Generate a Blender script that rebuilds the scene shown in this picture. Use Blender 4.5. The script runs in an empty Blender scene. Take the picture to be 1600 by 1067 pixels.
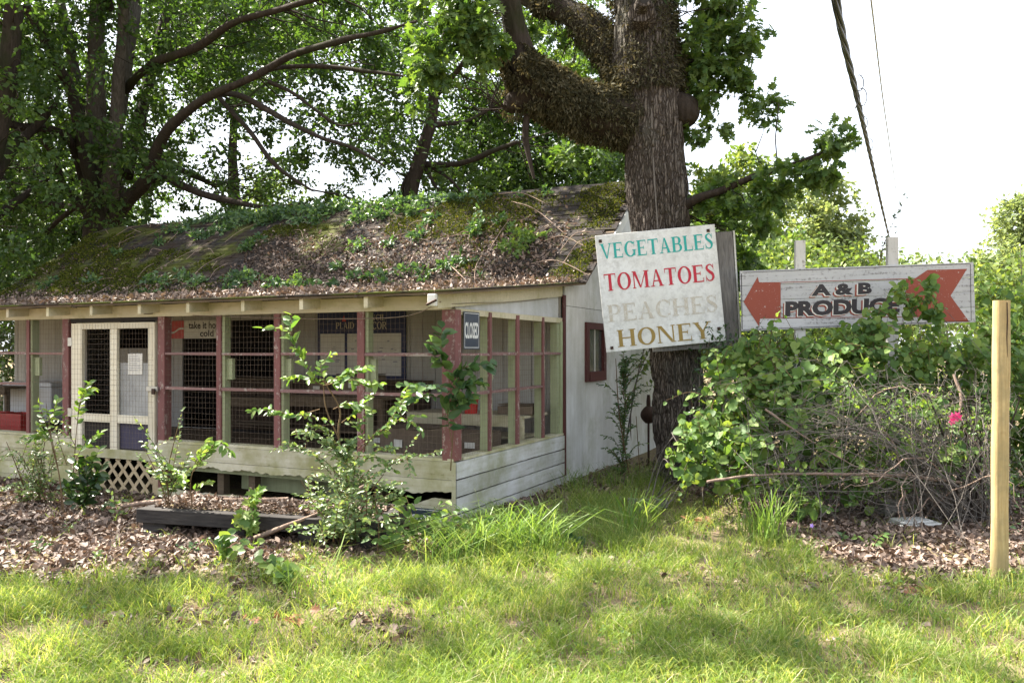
import bpy, math, random
import numpy as np
from mathutils import Vector, Matrix, Quaternion

# ------------------------------------------------------------------ camera, world, sun, exposure
SC = bpy.context.scene
COL = SC.collection
F, H, HOR = 1291.0, 1.65, 547.0          # focal length in photo pixels, eye height, horizon row
cam_d = bpy.data.cameras.new('camera')
cam = bpy.data.objects.new('camera', cam_d)
COL.objects.link(cam)
cam.location = (0, 0, H)
cam.rotation_euler = (math.pi / 2, 0, 0)
cam_d.sensor_width = 36.0
cam_d.lens = F / 1600 * 36.0
cam_d.shift_y = (HOR - 533.5) / 1600
cam_d.clip_start = 0.05
cam_d.clip_end = 2000
SC.camera = cam

SUN_EL, SUN_AZ = 52.0, (-0.87, 0.493)       # towards the sun: back left
world = bpy.data.worlds.new('World')
SC.world = world
world.use_nodes = True
wn = world.node_tree
wn.nodes.clear()
w_out = wn.nodes.new('ShaderNodeOutputWorld')
w_bg = wn.nodes.new('ShaderNodeBackground')
w_sky = wn.nodes.new('ShaderNodeTexSky')
w_sky.sky_type = 'NISHITA'
w_sky.sun_disc = False
w_sky.sun_elevation = math.radians(SUN_EL)
w_sky.sun_rotation = math.atan2(SUN_AZ[0], SUN_AZ[1])
w_sky.air_density = 1.0
w_sky.dust_density = 5.0
w_sky.ozone_density = 1.0
w_hz = wn.nodes.new('ShaderNodeMix')
w_hz.data_type = 'RGBA'
w_hz.inputs[0].default_value = 0.6
w_hz.inputs[7].default_value = (8.2, 8.6, 9.2, 1)      # thin white summer overcast
wn.links.new(w_sky.outputs[0], w_hz.inputs[6])
wn.links.new(w_hz.outputs[2], w_bg.inputs[0])
w_bg.inputs[1].default_value = 0.056
wn.links.new(w_bg.outputs[0], w_out.inputs[0])

sun_d = bpy.data.lights.new('sun', 'SUN')
sun_d.energy = 5.0
sun_d.angle = math.radians(0.53)
sun_d.color = (1.0, 0.93, 0.82)
sun = bpy.data.objects.new('sun', sun_d)
COL.objects.link(sun)
_az = np.array(SUN_AZ) / np.hypot(*SUN_AZ)
SUN_DIR = Vector((_az[0] * math.cos(math.radians(SUN_EL)), _az[1] * math.cos(math.radians(SUN_EL)), math.sin(math.radians(SUN_EL))))
sun.rotation_euler = (-SUN_DIR).to_track_quat('-Z', 'Y').to_euler()
sun.location = (-20, 20, 30)
vs = SC.view_settings
vs.view_transform = 'Standard'
vs.look = 'None'
vs.exposure = 2.42
vs.gamma = 1.0
SC.cycles.max_bounces = 7
SC.cycles.diffuse_bounces = 4
SC.cycles.transmission_bounces = 4
SC.cycles.transparent_max_bounces = 4

# ------------------------------------------------------------------ helpers
rng = np.random.default_rng(7)
random.seed(7)

def at(px, py, Y):
    return np.array(((px - 800) / F * Y, Y, H + (HOR - py) / F * Y))

def gnd(px, py):
    Y = H * F / (py - HOR)
    return np.array(((px - 800) / F * Y, Y, 0.0))

def to_px(P):
    P = np.asarray(P)
    return 800 + F * P[..., 0] / P[..., 1], HOR - F * (P[..., 2] - H) / P[..., 1]

# building frame: s runs left along the front, t runs back
CX, CY = -0.54, 7.75
AX, AY = 0.9035, 0.4286
HROT = math.atan2(-AY, AX)
def B(s, t, z):
    return np.array((CX - AX * s + AY * t, CY + AY * s + AX * t, z))

def hsh(i, j, k, seed):
    n = (i * 374761393 + j * 668265263 + k * 2147483647 + seed * 974634777).astype(np.int64)
    n = (n ^ (n >> 13)) * 1274126177
    n = n & 0x7fffffff
    n = (n ^ (n >> 16)) & 0xffff
    return n / 65535.0

def vnoise(P, scale, seed=0):
    P = np.asarray(P, float) * scale
    if P.shape[1] == 2:
        P = np.c_[P, np.zeros(len(P))]
    I = np.floor(P).astype(np.int64)
    f = P - I
    f = f * f * (3 - 2 * f)
    r = 0
    for dx in (0, 1):
        for dy in (0, 1):
            for dz in (0, 1):
                w = (f[:, 0] if dx else 1 - f[:, 0]) * (f[:, 1] if dy else 1 - f[:, 1]) * (f[:, 2] if dz else 1 - f[:, 2])
                r = r + w * hsh(I[:, 0] + dx, I[:, 1] + dy, I[:, 2] + dz, seed)
    return r

def fnoise(P, scale, seed=0, oct=3):
    r, a, t = 0, 1.0, 0
    for o in range(oct):
        r = r + a * vnoise(P, scale * 2 ** o, seed + o)
        t += a
        a *= 0.5
    return r / t

def norm(v):
    v = np.asarray(v, float)
    return v / np.maximum(np.linalg.norm(v, axis=-1, keepdims=True), 1e-9)

class Acc:
    """collects geometry and links it as ONE mesh object"""
    def __init__(self):
        self.V, self.L, self.K, self.S, self.R = [], [], [], [], []
        self.n = 0
    def add(self, V, Fc, smooth=False, rnd=None):
        V = np.asarray(V, float).reshape(-1, 3)
        Fc = np.asarray(Fc, np.int64)
        if len(Fc) == 0:
            return self
        self.V.append(V)
        self.L.append((Fc + self.n).ravel())
        self.K.append(np.full(len(Fc), Fc.shape[1]))
        self.S.append(np.full(len(Fc), smooth))
        self.R.append(np.zeros(len(Fc)) if rnd is None else np.asarray(rnd, float))
        self.n += len(V)
        return self
    def box(self, x0, y0, z0, x1, y1, z1, jit=0.0, rot=None, org=None):
        V = np.array([(x, y, z) for z in (z0, z1) for y in (y0, y1) for x in (x0, x1)], float)
        if jit:
            V += rng.uniform(-jit, jit, V.shape)
        if rot is not None:
            o = V.mean(0) if org is None else np.asarray(org)
            V = (V - o) @ np.array(Matrix(rot)).T + o
        return self.add(V, BOXF)
    def tube(self, P, R, seg=8, smooth=True, cap=True, bark=0.0, bscale=9.0, seed=0):
        P = np.asarray(P, float)
        n = len(P)
        R = np.broadcast_to(np.asarray(R, float), (n,))
        T = norm(np.gradient(P, axis=0))
        ref = np.array((0.31, 0.95, 0.05)) if abs(T[0][1]) < 0.8 else np.array((1.0, 0.1, 0.0))
        a = np.empty((n, 3))
        for i in range(n):
            ref = ref - T[i] * ref.dot(T[i])
            ref = ref / np.linalg.norm(ref)
            a[i] = ref
        b = np.cross(T, a)
        th = np.linspace(0, 2 * np.pi, seg, endpoint=False)
        ring = a[:, None] * np.cos(th)[None, :, None] + b[:, None] * np.sin(th)[None, :, None]
        rr = np.repeat(R[:, None], seg, 1)
        if bark:
            d = np.r_[0, np.cumsum(np.linalg.norm(np.diff(P, axis=0), axis=1))]
            Q = np.stack([np.cos(th)[None] * R[:, None] * 1.0 + 0 * d[:, None], np.sin(th)[None] * R[:, None] + 0 * d[:, None], d[:, None] * 0.13 + 0 * th[None]], -1).reshape(-1, 3)
            f1 = np.abs(vnoise(Q, bscale, seed) - 0.5) * 2
            f2 = np.abs(vnoise(Q * (1, 1, 1.8), bscale * 2.3, seed + 5) - 0.5) * 2
            f3 = vnoise(Q * (1, 1, 6), 2.2, seed + 9) - 0.5
            rr = rr + bark * ((np.minimum(f1 * 1.8, 1) - 0.6) + 0.45 * (f2 - 0.4)).reshape(n, seg) + (bark * 1.8 * f3).reshape(n, seg)
        V = P[:, None] + ring * rr[..., None]
        i, j = np.meshgrid(np.arange(n - 1), np.arange(seg), indexing='ij')
        j2 = (j + 1) % seg
        Q = np.stack([i * seg + j, i * seg + j2, (i + 1) * seg + j2, (i + 1) * seg + j], -1).reshape(-1, 4)
        self.add(V.reshape(-1, 3), Q, smooth)
        if cap:
            for k in (0, n - 1):
                vv = V[k]
                self.add(vv, np.arange(seg)[None, ::(-1 if k == 0 else 1)], False)
        return self
    def leaves(self, tpl, P, D, N, S, rnd=None):
        """tpl = (verts, faces); one copy per row of P, long axis D, normal N, size S"""
        tv, tf = tpl
        m = len(P)
        if m == 0:
            return self
        D = norm(D)
        N = N - D * (N * D).sum(1, keepdims=True)
        N = norm(N)
        Bv = np.cross(N, D)
        V = P[:, None] + S[:, None, None] * (tv[None, :, 0, None] * D[:, None] + tv[None, :, 1, None] * Bv[:, None] + tv[None, :, 2, None] * N[:, None])
        k = len(tv)
        Fc = (tf[None] + (np.arange(m) * k)[:, None, None]).reshape(-1, tf.shape[1])
        if rnd is None:
            rnd = rng.random(m)
        return self.add(V.reshape(-1, 3), Fc, True, np.repeat(rnd, len(tf)))
    def mesh(self, name):
        me = bpy.data.meshes.new(name)
        V = np.concatenate(self.V)
        L = np.concatenate(self.L)
        K = np.concatenate(self.K)
        me.vertices.add(len(V))
        me.vertices.foreach_set('co', V.ravel().astype(np.float32))
        me.loops.add(len(L))
        me.loops.foreach_set('vertex_index', L.astype(np.int32))
        me.polygons.add(len(K))
        me.polygons.foreach_set('loop_start', np.r_[0, np.cumsum(K)[:-1]].astype(np.int32))
        me.polygons.foreach_set('use_smooth', np.concatenate(self.S))
        R = np.concatenate(self.R)
        if R.any():
            at_ = me.attributes.new('rnd', 'FLOAT', 'FACE')
            at_.data.foreach_set('value', R.astype(np.float32))
        me.update(calc_edges=True)
        return me
    def build(self, name, mat, parent=None, loc=None, rz=None, bevel=0.0, kind=None):
        me = self.mesh(name)
        if mat is not None:
            me.materials.append(mat)
        o = bpy.data.objects.new(name, me)
        COL.objects.link(o)
        if parent is not None:
            o.parent = parent
        if loc is not None:
            o.location = tuple(loc)
        if rz is not None:
            o.rotation_euler = (0, 0, rz)
        if bevel:
            b = o.modifiers.new('bevel', 'BEVEL')
            b.width = bevel
            b.segments = 1
        if kind:
            o['kind'] = kind
        return o

BOXF = np.array([(0, 2, 3, 1), (4, 5, 7, 6), (0, 1, 5, 4), (2, 6, 7, 3), (0, 4, 6, 2), (1, 3, 7, 5)])

def tag(o, label=None, cat=None, group=None, kind=None):
    if label: o['label'] = label
    if cat: o['category'] = cat
    if group: o['group'] = group
    if kind: o['kind'] = kind
    return o

def thing(name, label, cat, loc=(0, 0, 0), rz=0.0, group=None):
    o = bpy.data.objects.new(name, None)
    COL.objects.link(o)
    o.location = tuple(float(v) for v in loc)
    o.rotation_euler = (0, 0, rz)
    o.empty_display_size = 0.1
    return tag(o, label, cat, group)

def one(name, label, cat, acc, mat, loc=None, rz=None, group=None, bevel=0, kind=None):
    return tag(acc.build(name, mat, None, loc, rz, bevel), label, cat, group, kind)

def smooth_path(P, n):
    """Catmull-Rom through rows of P (any width), n points per span"""
    P = np.asarray(P, float)
    Q = np.vstack([2 * P[0] - P[1], P, 2 * P[-1] - P[-2]])
    out = []
    for i in range(1, len(Q) - 2):
        for k in range(n):
            u = k / n
            out.append(0.5 * (2 * Q[i] + (Q[i + 1] - Q[i - 1]) * u + (2 * Q[i - 1] - 5 * Q[i] + 4 * Q[i + 1] - Q[i + 2]) * u * u + (3 * Q[i] - Q[i - 1] - 3 * Q[i + 1] + Q[i + 2]) * u ** 3))
    out.append(P[-1])
    return np.array(out)

# leaf shapes (length 1 along x)
def halves(edge, fold=0.25, curl=0.0):
    e = np.array(edge, float)
    k = len(e)
    def zz(x, y): return abs(y) * fold - curl * (x - 0.1) ** 2
    up = [(x, y, zz(x, y)) for x, y in e]
    dn = [(x, -y, zz(x, y)) for x, y in e[1:-1]]
    V = np.array(up + dn)
    f1 = list(range(k))[::-1]
    f2 = [0] + list(range(k, k + k - 2)) + [k - 1]
    return V, np.array([f1, f2])
DIAMOND = halves([(0, 0), (0.45, 0.3), (1, 0)], 0.3)
OVATE = halves([(0, 0), (0.28, 0.24), (0.66, 0.21), (1, 0)], 0.25, 0.25)
SLIM = halves([(0, 0), (0.3, 0.14), (0.7, 0.11), (1, 0)], 0.2, 0.3)
ROUND = halves([(0.05, 0), (-0.08, 0.22), (0.1, 0.46), (0.5, 0.5), (0.82, 0.27), (1, 0)], 0.22, 0.2)
OAK = halves([(0, 0), (0.2, 0.06), (0.22, 0.28), (0.38, 0.12), (0.48, 0.42), (0.62, 0.14), (0.76, 0.3), (0.84, 0.1), (1, 0)], 0.15, 0.2)
MAPLE = halves([(0, 0), (0.02, 0.38), (0.2, 0.22), (0.42, 0.62), (0.52, 0.2), (0.74, 0.26), (0.78, 0.12), (1, 0)], 0.12, 0.2)
LITTER = halves([(0, 0), (0.3, 0.28), (0.7, 0.22), (1, 0)], 0.75, -0.5)
LITTER2 = halves([(0, 0), (0.25, 0.34), (0.75, 0.3), (1, 0)], 0.5, 0.7)

# ------------------------------------------------------------------ materials
class NT:
    def __init__(self, name):
        self.m = bpy.data.materials.new(name)
        self.m.use_nodes = True
        self.t = self.m.node_tree
        self.t.nodes.clear()
        self.out = self.n('ShaderNodeOutputMaterial')
    def n(self, typ, **kw):
        nd = self.t.nodes.new(typ)
        for k, v in kw.items():
            setattr(nd, k, v)
        return nd
    def l(self, a, b):
        self.t.links.new(a, b)
    def noise(self, scale, detail=4, rough=0.6, stretch=None, coord='Object', dist=0.0):
        tc = self.n('ShaderNodeTexCoord')
        src = tc.outputs[coord]
        if stretch:
            mp = self.n('ShaderNodeMapping')
            mp.inputs['Scale'].default_value = stretch
            self.l(src, mp.inputs[0])
            src = mp.outputs[0]
        t = self.n('ShaderNodeTexNoise')
        t.inputs['Scale'].default_value = scale
        t.inputs['Detail'].default_value = detail
        t.inputs['Roughness'].default_value = rough
        t.inputs['Distortion'].default_value = dist
        self.l(src, t.inputs['Vector'])
        return t.outputs[0]
    def ramp(self, fac, stops):
        r = self.n('ShaderNodeValToRGB')
        el = r.color_ramp.elements
        while len(el) < len(stops):
            el.new(0.5)
        for e, (p, c) in zip(el, stops):
            e.position = p
            e.color = (c, c, c, 1) if isinstance(c, (int, float)) else (*c, 1)
        self.l(fac, r.inputs[0])
        return r.outputs[0]
    def mix(self, fac, a, b, mode='MIX'):
        x = self.n('ShaderNodeMix', data_type='RGBA', blend_type=mode)
        for sock, v in ((x.inputs[0], fac), (x.inputs[6], a), (x.inputs[7], b)):
            if hasattr(v, 'is_output') or isinstance(v, bpy.types.NodeSocket):
                self.l(v, sock)
            elif isinstance(v, (int, float)):
                sock.default_value = v if sock.type == 'VALUE' else (v, v, v, 1)
            else:
                sock.default_value = (*v, 1)
        return x.outputs[2]
    def bump(self, h, strength=0.4, dist=0.01):
        b = self.n('ShaderNodeBump')
        b.inputs['Strength'].default_value = strength
        b.inputs['Distance'].default_value = dist
        self.l(h, b.inputs['Height'])
        return b.outputs[0]
    def bsdf(self, col, rough=0.8, spec=0.2, normal=None, metal=0.0):
        p = self.n('ShaderNodeBsdfPrincipled')
        if isinstance(col, bpy.types.NodeSocket):
            self.l(col, p.inputs['Base Color'])
        else:
            p.inputs['Base Color'].default_value = (*col, 1)
        p.inputs['Roughness'].default_value = rough
        p.inputs['Specular IOR Level'].default_value = spec
        p.inputs['Metallic'].default_value = metal
        if normal is not None:
            self.l(normal, p.inputs['Normal'])
        return p.outputs[0]
    def done(self, sh):
        self.l(sh, self.out.inputs[0])
        return self.m

def m_paint(name, paint, bare, dirt, wear=0.55, grain=(3, 3, 40), algae=None, alg_amt=0.5, rough=0.75, low=None):
    """old painted timber: streaks of dirt, bare flakes, algae blotches; object to object tint"""
    k = NT(name)
    oi = k.n('ShaderNodeObjectInfo')
    n1 = k.noise(2.2, 5, 0.65)
    n2 = k.noise(1.5, 5, 0.6, grain)
    n3 = k.noise(26, 4, 0.7)
    c = k.mix(k.ramp(n1, [(0.35, 0.0), (0.75, 0.75)]), paint, dirt)
    c = k.mix(k.ramp(n2, [(0.4, 0.0), (0.7, 0.55)]), c, dirt)
    fl = k.mix(0.5, n2, n3)
    c = k.mix(k.ramp(fl, [(wear, 0.0), (wear + 0.06, 0.9)]), c, bare)
    if algae:
        n4 = k.noise(1.7, 5, 0.7)
        c = k.mix(k.ramp(n4, [(1 - alg_amt - 0.12, 0.0), (1 - alg_amt + 0.15, 0.8)]), c, algae)
    hue = k.ramp(oi.outputs['Random'], [(0, 0.82), (1, 1.0)])
    c = k.mix(1.0, c, hue, 'MULTIPLY')
    return k.done(k.bsdf(c, rough, 0.25, k.bump(fl, 0.35, 0.006)))

def m_wood(name, a, b, grain=(14, 14, 1.2), rough=0.85, crack=True):
    k = NT(name)
    n1 = k.noise(3.0, 6, 0.65, grain, dist=0.6)
    n2 = k.noise(1.3, 3, 0.6)
    c = k.ramp(n1, [(0.3, a), (0.7, b)])
    c = k.mix(k.ramp(n2, [(0.35, 0.0), (0.8, 0.6)]), c, tuple(x * 0.55 for x in a))
    if crack:
        c = k.mix(k.ramp(n1, [(0.26, 0.8), (0.32, 0.0)]), c, tuple(x * 0.25 for x in a))
    return k.done(k.bsdf(c, rough, 0.2, k.bump(n1, 0.6, 0.008)))

def m_leaf(name, c1, c2, c3, trans=0.4, tcol=None, rough=0.5, spec=0.35):
    """leaf: tint per leaf, light passes through"""
    k = NT(name)
    a = k.n('ShaderNodeAttribute', attribute_name='rnd')
    oi = k.n('ShaderNodeObjectInfo')
    ad = k.n('ShaderNodeMath', operation='ADD')
    k.l(a.outputs['Fac'], ad.inputs[0])
    k.l(oi.outputs['Random'], ad.inputs[1])
    fr = k.n('ShaderNodeMath', operation='FRACT')
    k.l(ad.outputs[0], fr.inputs[0])
    c = k.ramp(fr.outputs[0], [(0.0, c1), (0.55, c2), (1.0, c3)])
    ps = k.bsdf(c, rough, spec)
    tr = k.n('ShaderNodeBsdfTranslucent')
    k.l(k.mix(1.0, c, tcol or (1.6, 1.5, 0.6), 'MULTIPLY'), tr.inputs[0])
    mx = k.n('ShaderNodeMixShader')
    mx.inputs[0].default_value = trans
    k.l(ps, mx.inputs[1])
    k.l(tr.outputs[0], mx.inputs[2])
    return k.done(mx.outputs[0])

def m_plain(name, c, rough=0.6, spec=0.3, metal=0.0, var=0.25, scale=8, bump=0.15):
    k = NT(name)
    n = k.noise(scale, 5, 0.65)
    cc = k.ramp(n, [(0.25, tuple(x * (1 - var) for x in c)), (0.75, tuple(min(1, x * (1 + var * 0.5)) for x in c))])
    return k.done(k.bsdf(cc, rough, spec, k.bump(n, bump, 0.004), metal))

def m_bark(name, a, b, moss=None, grain=(7, 7, 1.3)):
    k = NT(name)
    n1 = k.noise(3.0, 6, 0.7, grain, dist=0.4)
    n2 = k.noise(1.1, 4, 0.6)
    c = k.ramp(n1, [(0.3, a), (0.68, b)])
    c = k.mix(k.ramp(n2, [(0.4, 0.0), (0.75, 0.55)]), c, tuple(0.5 * (x + y) * 0.8 for x, y in zip(a, b)))
    if moss:
        n4 = k.noise(0.8, 5, 0.7)
        c = k.mix(k.ramp(n4, [(0.52, 0.0), (0.66, 0.7)]), c, moss)
    return k.done(k.bsdf(c, 0.95, 0.1, k.bump(n1, 0.9, 0.03)))

M = {}
M['cream'] = m_paint('cream_paint', (0.58, 0.53, 0.39), (0.26, 0.22, 0.16), (0.42, 0.37, 0.25), 0.60, (3, 18, 18), (0.26, 0.25, 0.09), 0.38)
M['skirt'] = m_paint('white_skirt_paint', (0.62, 0.59, 0.47), (0.24, 0.21, 0.15), (0.40, 0.36, 0.25), 0.60, (1.5, 9, 22), (0.24, 0.235, 0.075), 0.52)
M['shaded_white'] = m_paint('shade_toned_dingy_white', (0.43, 0.42, 0.40), (0.25, 0.23, 0.20), (0.31, 0.30, 0.27), 0.62, (9, 9, 1.2))  # dirty white, toned down further so the colour carries the porch shade
M['skirt_side'] = m_paint('stained_white_paint', (0.60, 0.61, 0.62), (0.26, 0.24, 0.20), (0.37, 0.36, 0.32), 0.60, (9, 1.5, 22), (0.24, 0.25, 0.14), 0.46)
M['white'] = m_paint('white_paint', (0.68, 0.68, 0.65), (0.42, 0.39, 0.34), (0.52, 0.50, 0.45), 0.68, (9, 9, 1.2))
M['gable'] = m_paint('gable_paint', (0.64, 0.65, 0.66), (0.30, 0.28, 0.24), (0.42, 0.42, 0.39), 0.62, (7, 7, 0.9), (0.27, 0.29, 0.19), 0.36)
M['door'] = m_paint('door_paint', (0.70, 0.66, 0.54), (0.36, 0.31, 0.22), (0.55, 0.48, 0.34), 0.66, (9, 9, 1.2))
M['red'] = m_paint('barn_red_paint', (0.195, 0.078, 0.072), (0.32, 0.25, 0.22), (0.13, 0.062, 0.058), 0.545, (14, 14, 2.0), rough=0.7)
M['rail_red'] = m_paint('faded_red_rail_paint', (0.22, 0.125, 0.115), (0.36, 0.31, 0.27), (0.17, 0.10, 0.09), 0.53, (3, 14, 14))
M['darkred'] = m_paint('dark_red_trim_paint', (0.10, 0.030, 0.028), (0.20, 0.15, 0.13), (0.07, 0.025, 0.025), 0.6, (10, 10, 1.5))
M['green'] = m_paint('pale_green_paint', (0.33, 0.36, 0.22), (0.32, 0.27, 0.18), (0.22, 0.24, 0.13), 0.62, (14, 14, 1.5))
M['inside'] = m_wood('interior_timber', (0.095, 0.07, 0.048), (0.17, 0.128, 0.085), (3, 14, 14))
M['shingle'] = None
M['cab'] = m_wood('darkening_cabinet_timber', (0.040, 0.026, 0.018), (0.080, 0.055, 0.038), (12, 12, 1.5))
M['lattice'] = m_wood('lattice_timber', (0.36, 0.28, 0.17), (0.50, 0.41, 0.27), (9, 9, 9))
M['grey_wood'] = m_wood('weathered_grey_timber', (0.09, 0.084, 0.08), (0.235, 0.222, 0.208), (16, 16, 1.6))
M['sign_wood'] = m_paint('weathered_white_sign_boards', (0.50, 0.50, 0.50), (0.20, 0.19, 0.185), (0.38, 0.38, 0.38), 0.535, (1.1, 10, 22))
M['post_white'] = m_paint('flaking_white_post', (0.58, 0.57, 0.54), (0.27, 0.25, 0.22), (0.43, 0.42, 0.39), 0.56, (12, 12, 1.5))
M['tie'] = m_wood('dark_tarred_timber', (0.022, 0.020, 0.020), (0.075, 0.068, 0.062), (1.2, 12, 12))
M['new_post'] = m_wood('yellow_treated_pine', (0.40, 0.285, 0.12), (0.56, 0.43, 0.22), (18, 18, 1.0), 0.7, False)
M['wire'] = m_plain('rusted_galvanised_wire', (0.20, 0.15, 0.11), 0.6, 0.4, 0.3, 0.5, 30)
M['black_cable'] = m_plain('black_cable_sheath', (0.02, 0.02, 0.022), 0.5, 0.4)
M['iron'] = m_plain('rusted_iron', (0.06, 0.035, 0.025), 0.7, 0.3, 0.4, 0.5, 60)
M['metal'] = m_plain('dull_galvanised_metal', (0.45, 0.44, 0.40), 0.45, 0.5, 0.6, 0.3, 20)
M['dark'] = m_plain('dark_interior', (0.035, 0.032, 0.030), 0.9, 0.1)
M['litter'] = m_leaf('dry_brown_leaf', (0.058, 0.042, 0.033), (0.145, 0.103, 0.079), (0.31, 0.232, 0.185), 0.12, (1.2, 1.0, 0.8), 0.6, 0.3)
M['litter_red'] = m_leaf('russet_leaf', (0.13, 0.055, 0.028), (0.20, 0.085, 0.04), (0.27, 0.14, 0.07), 0.2, (1.2, 1.0, 0.7))
M['grass'] = m_leaf('lawn_blade', (0.11, 0.185, 0.038), (0.205, 0.29, 0.06), (0.37, 0.40, 0.14), 0.47, (1.5, 1.4, 0.65), 0.5, 0.3)
M['tuft'] = m_leaf('tuft_blade', (0.085, 0.165, 0.032), (0.14, 0.23, 0.045), (0.25, 0.32, 0.085), 0.42, (1.4, 1.35, 0.7), 0.45, 0.35)
M['straw'] = m_leaf('straw_blade', (0.35, 0.29, 0.16), (0.46, 0.39, 0.23), (0.55, 0.48, 0.31), 0.25, (1.1, 1, 0.8))
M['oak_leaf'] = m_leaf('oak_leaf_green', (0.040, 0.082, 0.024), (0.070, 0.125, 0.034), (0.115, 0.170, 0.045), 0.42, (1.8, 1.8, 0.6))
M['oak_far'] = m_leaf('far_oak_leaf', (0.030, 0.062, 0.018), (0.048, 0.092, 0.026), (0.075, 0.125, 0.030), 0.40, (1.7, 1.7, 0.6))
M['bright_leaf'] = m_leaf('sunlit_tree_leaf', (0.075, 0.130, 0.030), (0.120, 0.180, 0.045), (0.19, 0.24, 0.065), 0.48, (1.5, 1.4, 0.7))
M['hazed_leaf'] = m_leaf('hazed_tree_leaf', (0.12, 0.17, 0.065), (0.17, 0.22, 0.09), (0.23, 0.27, 0.11), 0.45, (1.4, 1.35, 0.8))  # paleness of the colour stands in for distance haze
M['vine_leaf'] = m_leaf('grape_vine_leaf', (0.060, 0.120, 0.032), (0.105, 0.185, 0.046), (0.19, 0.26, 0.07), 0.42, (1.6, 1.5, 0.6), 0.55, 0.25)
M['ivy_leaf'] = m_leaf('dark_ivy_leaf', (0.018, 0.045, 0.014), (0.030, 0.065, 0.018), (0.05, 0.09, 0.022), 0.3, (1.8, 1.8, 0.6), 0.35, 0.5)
M['privet_leaf'] = m_leaf('privet_leaf', (0.075, 0.135, 0.050), (0.135, 0.205, 0.075), (0.26, 0.32, 0.13), 0.36, (1.6, 1.5, 0.7), 0.4, 0.45)
M['sap_leaf'] = m_leaf('sapling_leaf', (0.065, 0.135, 0.036), (0.11, 0.19, 0.048), (0.20, 0.28, 0.07), 0.42, (1.7, 1.6, 0.6), 0.4, 0.45)
M['weed_leaf'] = m_leaf('roof_weed_leaf', (0.035, 0.080, 0.032), (0.065, 0.125, 0.048), (0.12, 0.19, 0.06), 0.35, (1.6, 1.6, 0.7), 0.4, 0.4)
M['moss'] = m_leaf('roof_moss', (0.030, 0.045, 0.008), (0.062, 0.080, 0.013), (0.13, 0.13, 0.024), 0.25, (1.3, 1.2, 0.6), 0.9, 0.05)
M['fern'] = m_leaf('dried_fern', (0.027, 0.027, 0.014), (0.058, 0.055, 0.030), (0.135, 0.122, 0.078), 0.25, (1.3, 1.1, 0.7), 0.8, 0.1)
M['pink'] = m_leaf('pink_petal', (0.62, 0.03, 0.16), (0.75, 0.05, 0.24), (0.8, 0.10, 0.32), 0.35, (1.1, 0.9, 1.0))
M['violet'] = m_leaf('violet_petal', (0.3, 0.2, 0.6), (0.36, 0.26, 0.7), (0.4, 0.3, 0.75), 0.3, (1.1, 1, 1.1))
M['bark'] = None
M['bark_dark'] = m_bark('dark_oak_bark', (0.018, 0.014, 0.011), (0.056, 0.044, 0.036), (0.024, 0.030, 0.012))  # this bark and the pale one are darkened to carry canopy shade
M['bark_pale'] = m_bark('pale_flaking_bark', (0.034, 0.028, 0.023), (0.125, 0.110, 0.096))
M['twig'] = m_bark('grey_twig', (0.085, 0.074, 0.065), (0.205, 0.185, 0.165))
M['stem'] = m_bark('young_stem', (0.10, 0.065, 0.035), (0.19, 0.13, 0.075))
M['branch_dead'] = m_bark('dead_branch', (0.16, 0.11, 0.085), (0.33, 0.25, 0.20))
M['stone'] = m_plain('grey_concrete_block', (0.22, 0.21, 0.195), 0.9, 0.1, 0, 0.5, 9, 0.6)
M['pale_stone'] = m_plain('pale_broken_slab', (0.50, 0.50, 0.48), 0.85, 0.15, 0, 0.35, 7, 0.5)
M['fridge'] = m_plain('white_enamel', (0.62, 0.64, 0.66), 0.35, 0.5, 0, 0.1, 2, 0.05)
M['crate'] = m_plain('red_plastic', (0.42, 0.025, 0.022), 0.4, 0.5)
M['card'] = m_plain('brown_cardboard', (0.15, 0.115, 0.085), 0.9, 0.1)
M['paper'] = m_plain('yellowed_paper', (0.62, 0.60, 0.54), 0.9, 0.1, 0, 0.12, 12)
M['ink'] = m_plain('faded_black_ink', (0.028, 0.028, 0.03), 0.7, 0.2)
M['ink_grey'] = m_plain('grey_ink', (0.30, 0.30, 0.32), 0.8, 0.2)
M['navy'] = m_plain('navy_card', (0.018, 0.026, 0.085), 0.55, 0.35)
M['print_white'] = m_plain('white_print', (0.62, 0.62, 0.60), 0.7, 0.2)
M['print_gold'] = m_plain('pale_gold_print', (0.50, 0.45, 0.34), 0.7, 0.2)
M['sign_white'] = m_plain('white_plastic_sign', (0.62, 0.62, 0.58), 0.4, 0.4)
M['sign_red'] = m_plain('red_print', (0.46, 0.03, 0.025), 0.45, 0.4)
M['closed_blue'] = m_plain('dark_blue_sign', (0.030, 0.040, 0.065), 0.35, 0.5)
M['screen'] = m_plain('grey_door_screen', (0.30, 0.30, 0.29), 0.8, 0.2, 0, 0.3, 3)
M['purple'] = m_plain('dark_violet_panel', (0.055, 0.050, 0.085), 0.7, 0.3)
k = NT('mottled_sign_enamel')
n1 = k.noise(9, 8, 0.75); n2 = k.noise(2.2, 5, 0.7); n3 = k.noise(46, 3, 0.8)
c = k.ramp(n1, [(0.36, (0.43, 0.43, 0.41)), (0.56, (0.63, 0.64, 0.63))])
c = k.mix(k.ramp(n2, [(0.42, 0.0), (0.7, 0.55)]), c, (0.46, 0.45, 0.39))
c = k.mix(k.ramp(n3, [(0.66, 0.0), (0.73, 0.5)]), c, (0.20, 0.20, 0.19))
M['enamel'] = k.done(k.bsdf(c, 0.55, 0.35, k.bump(n1, 0.15, 0.002)))
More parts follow.
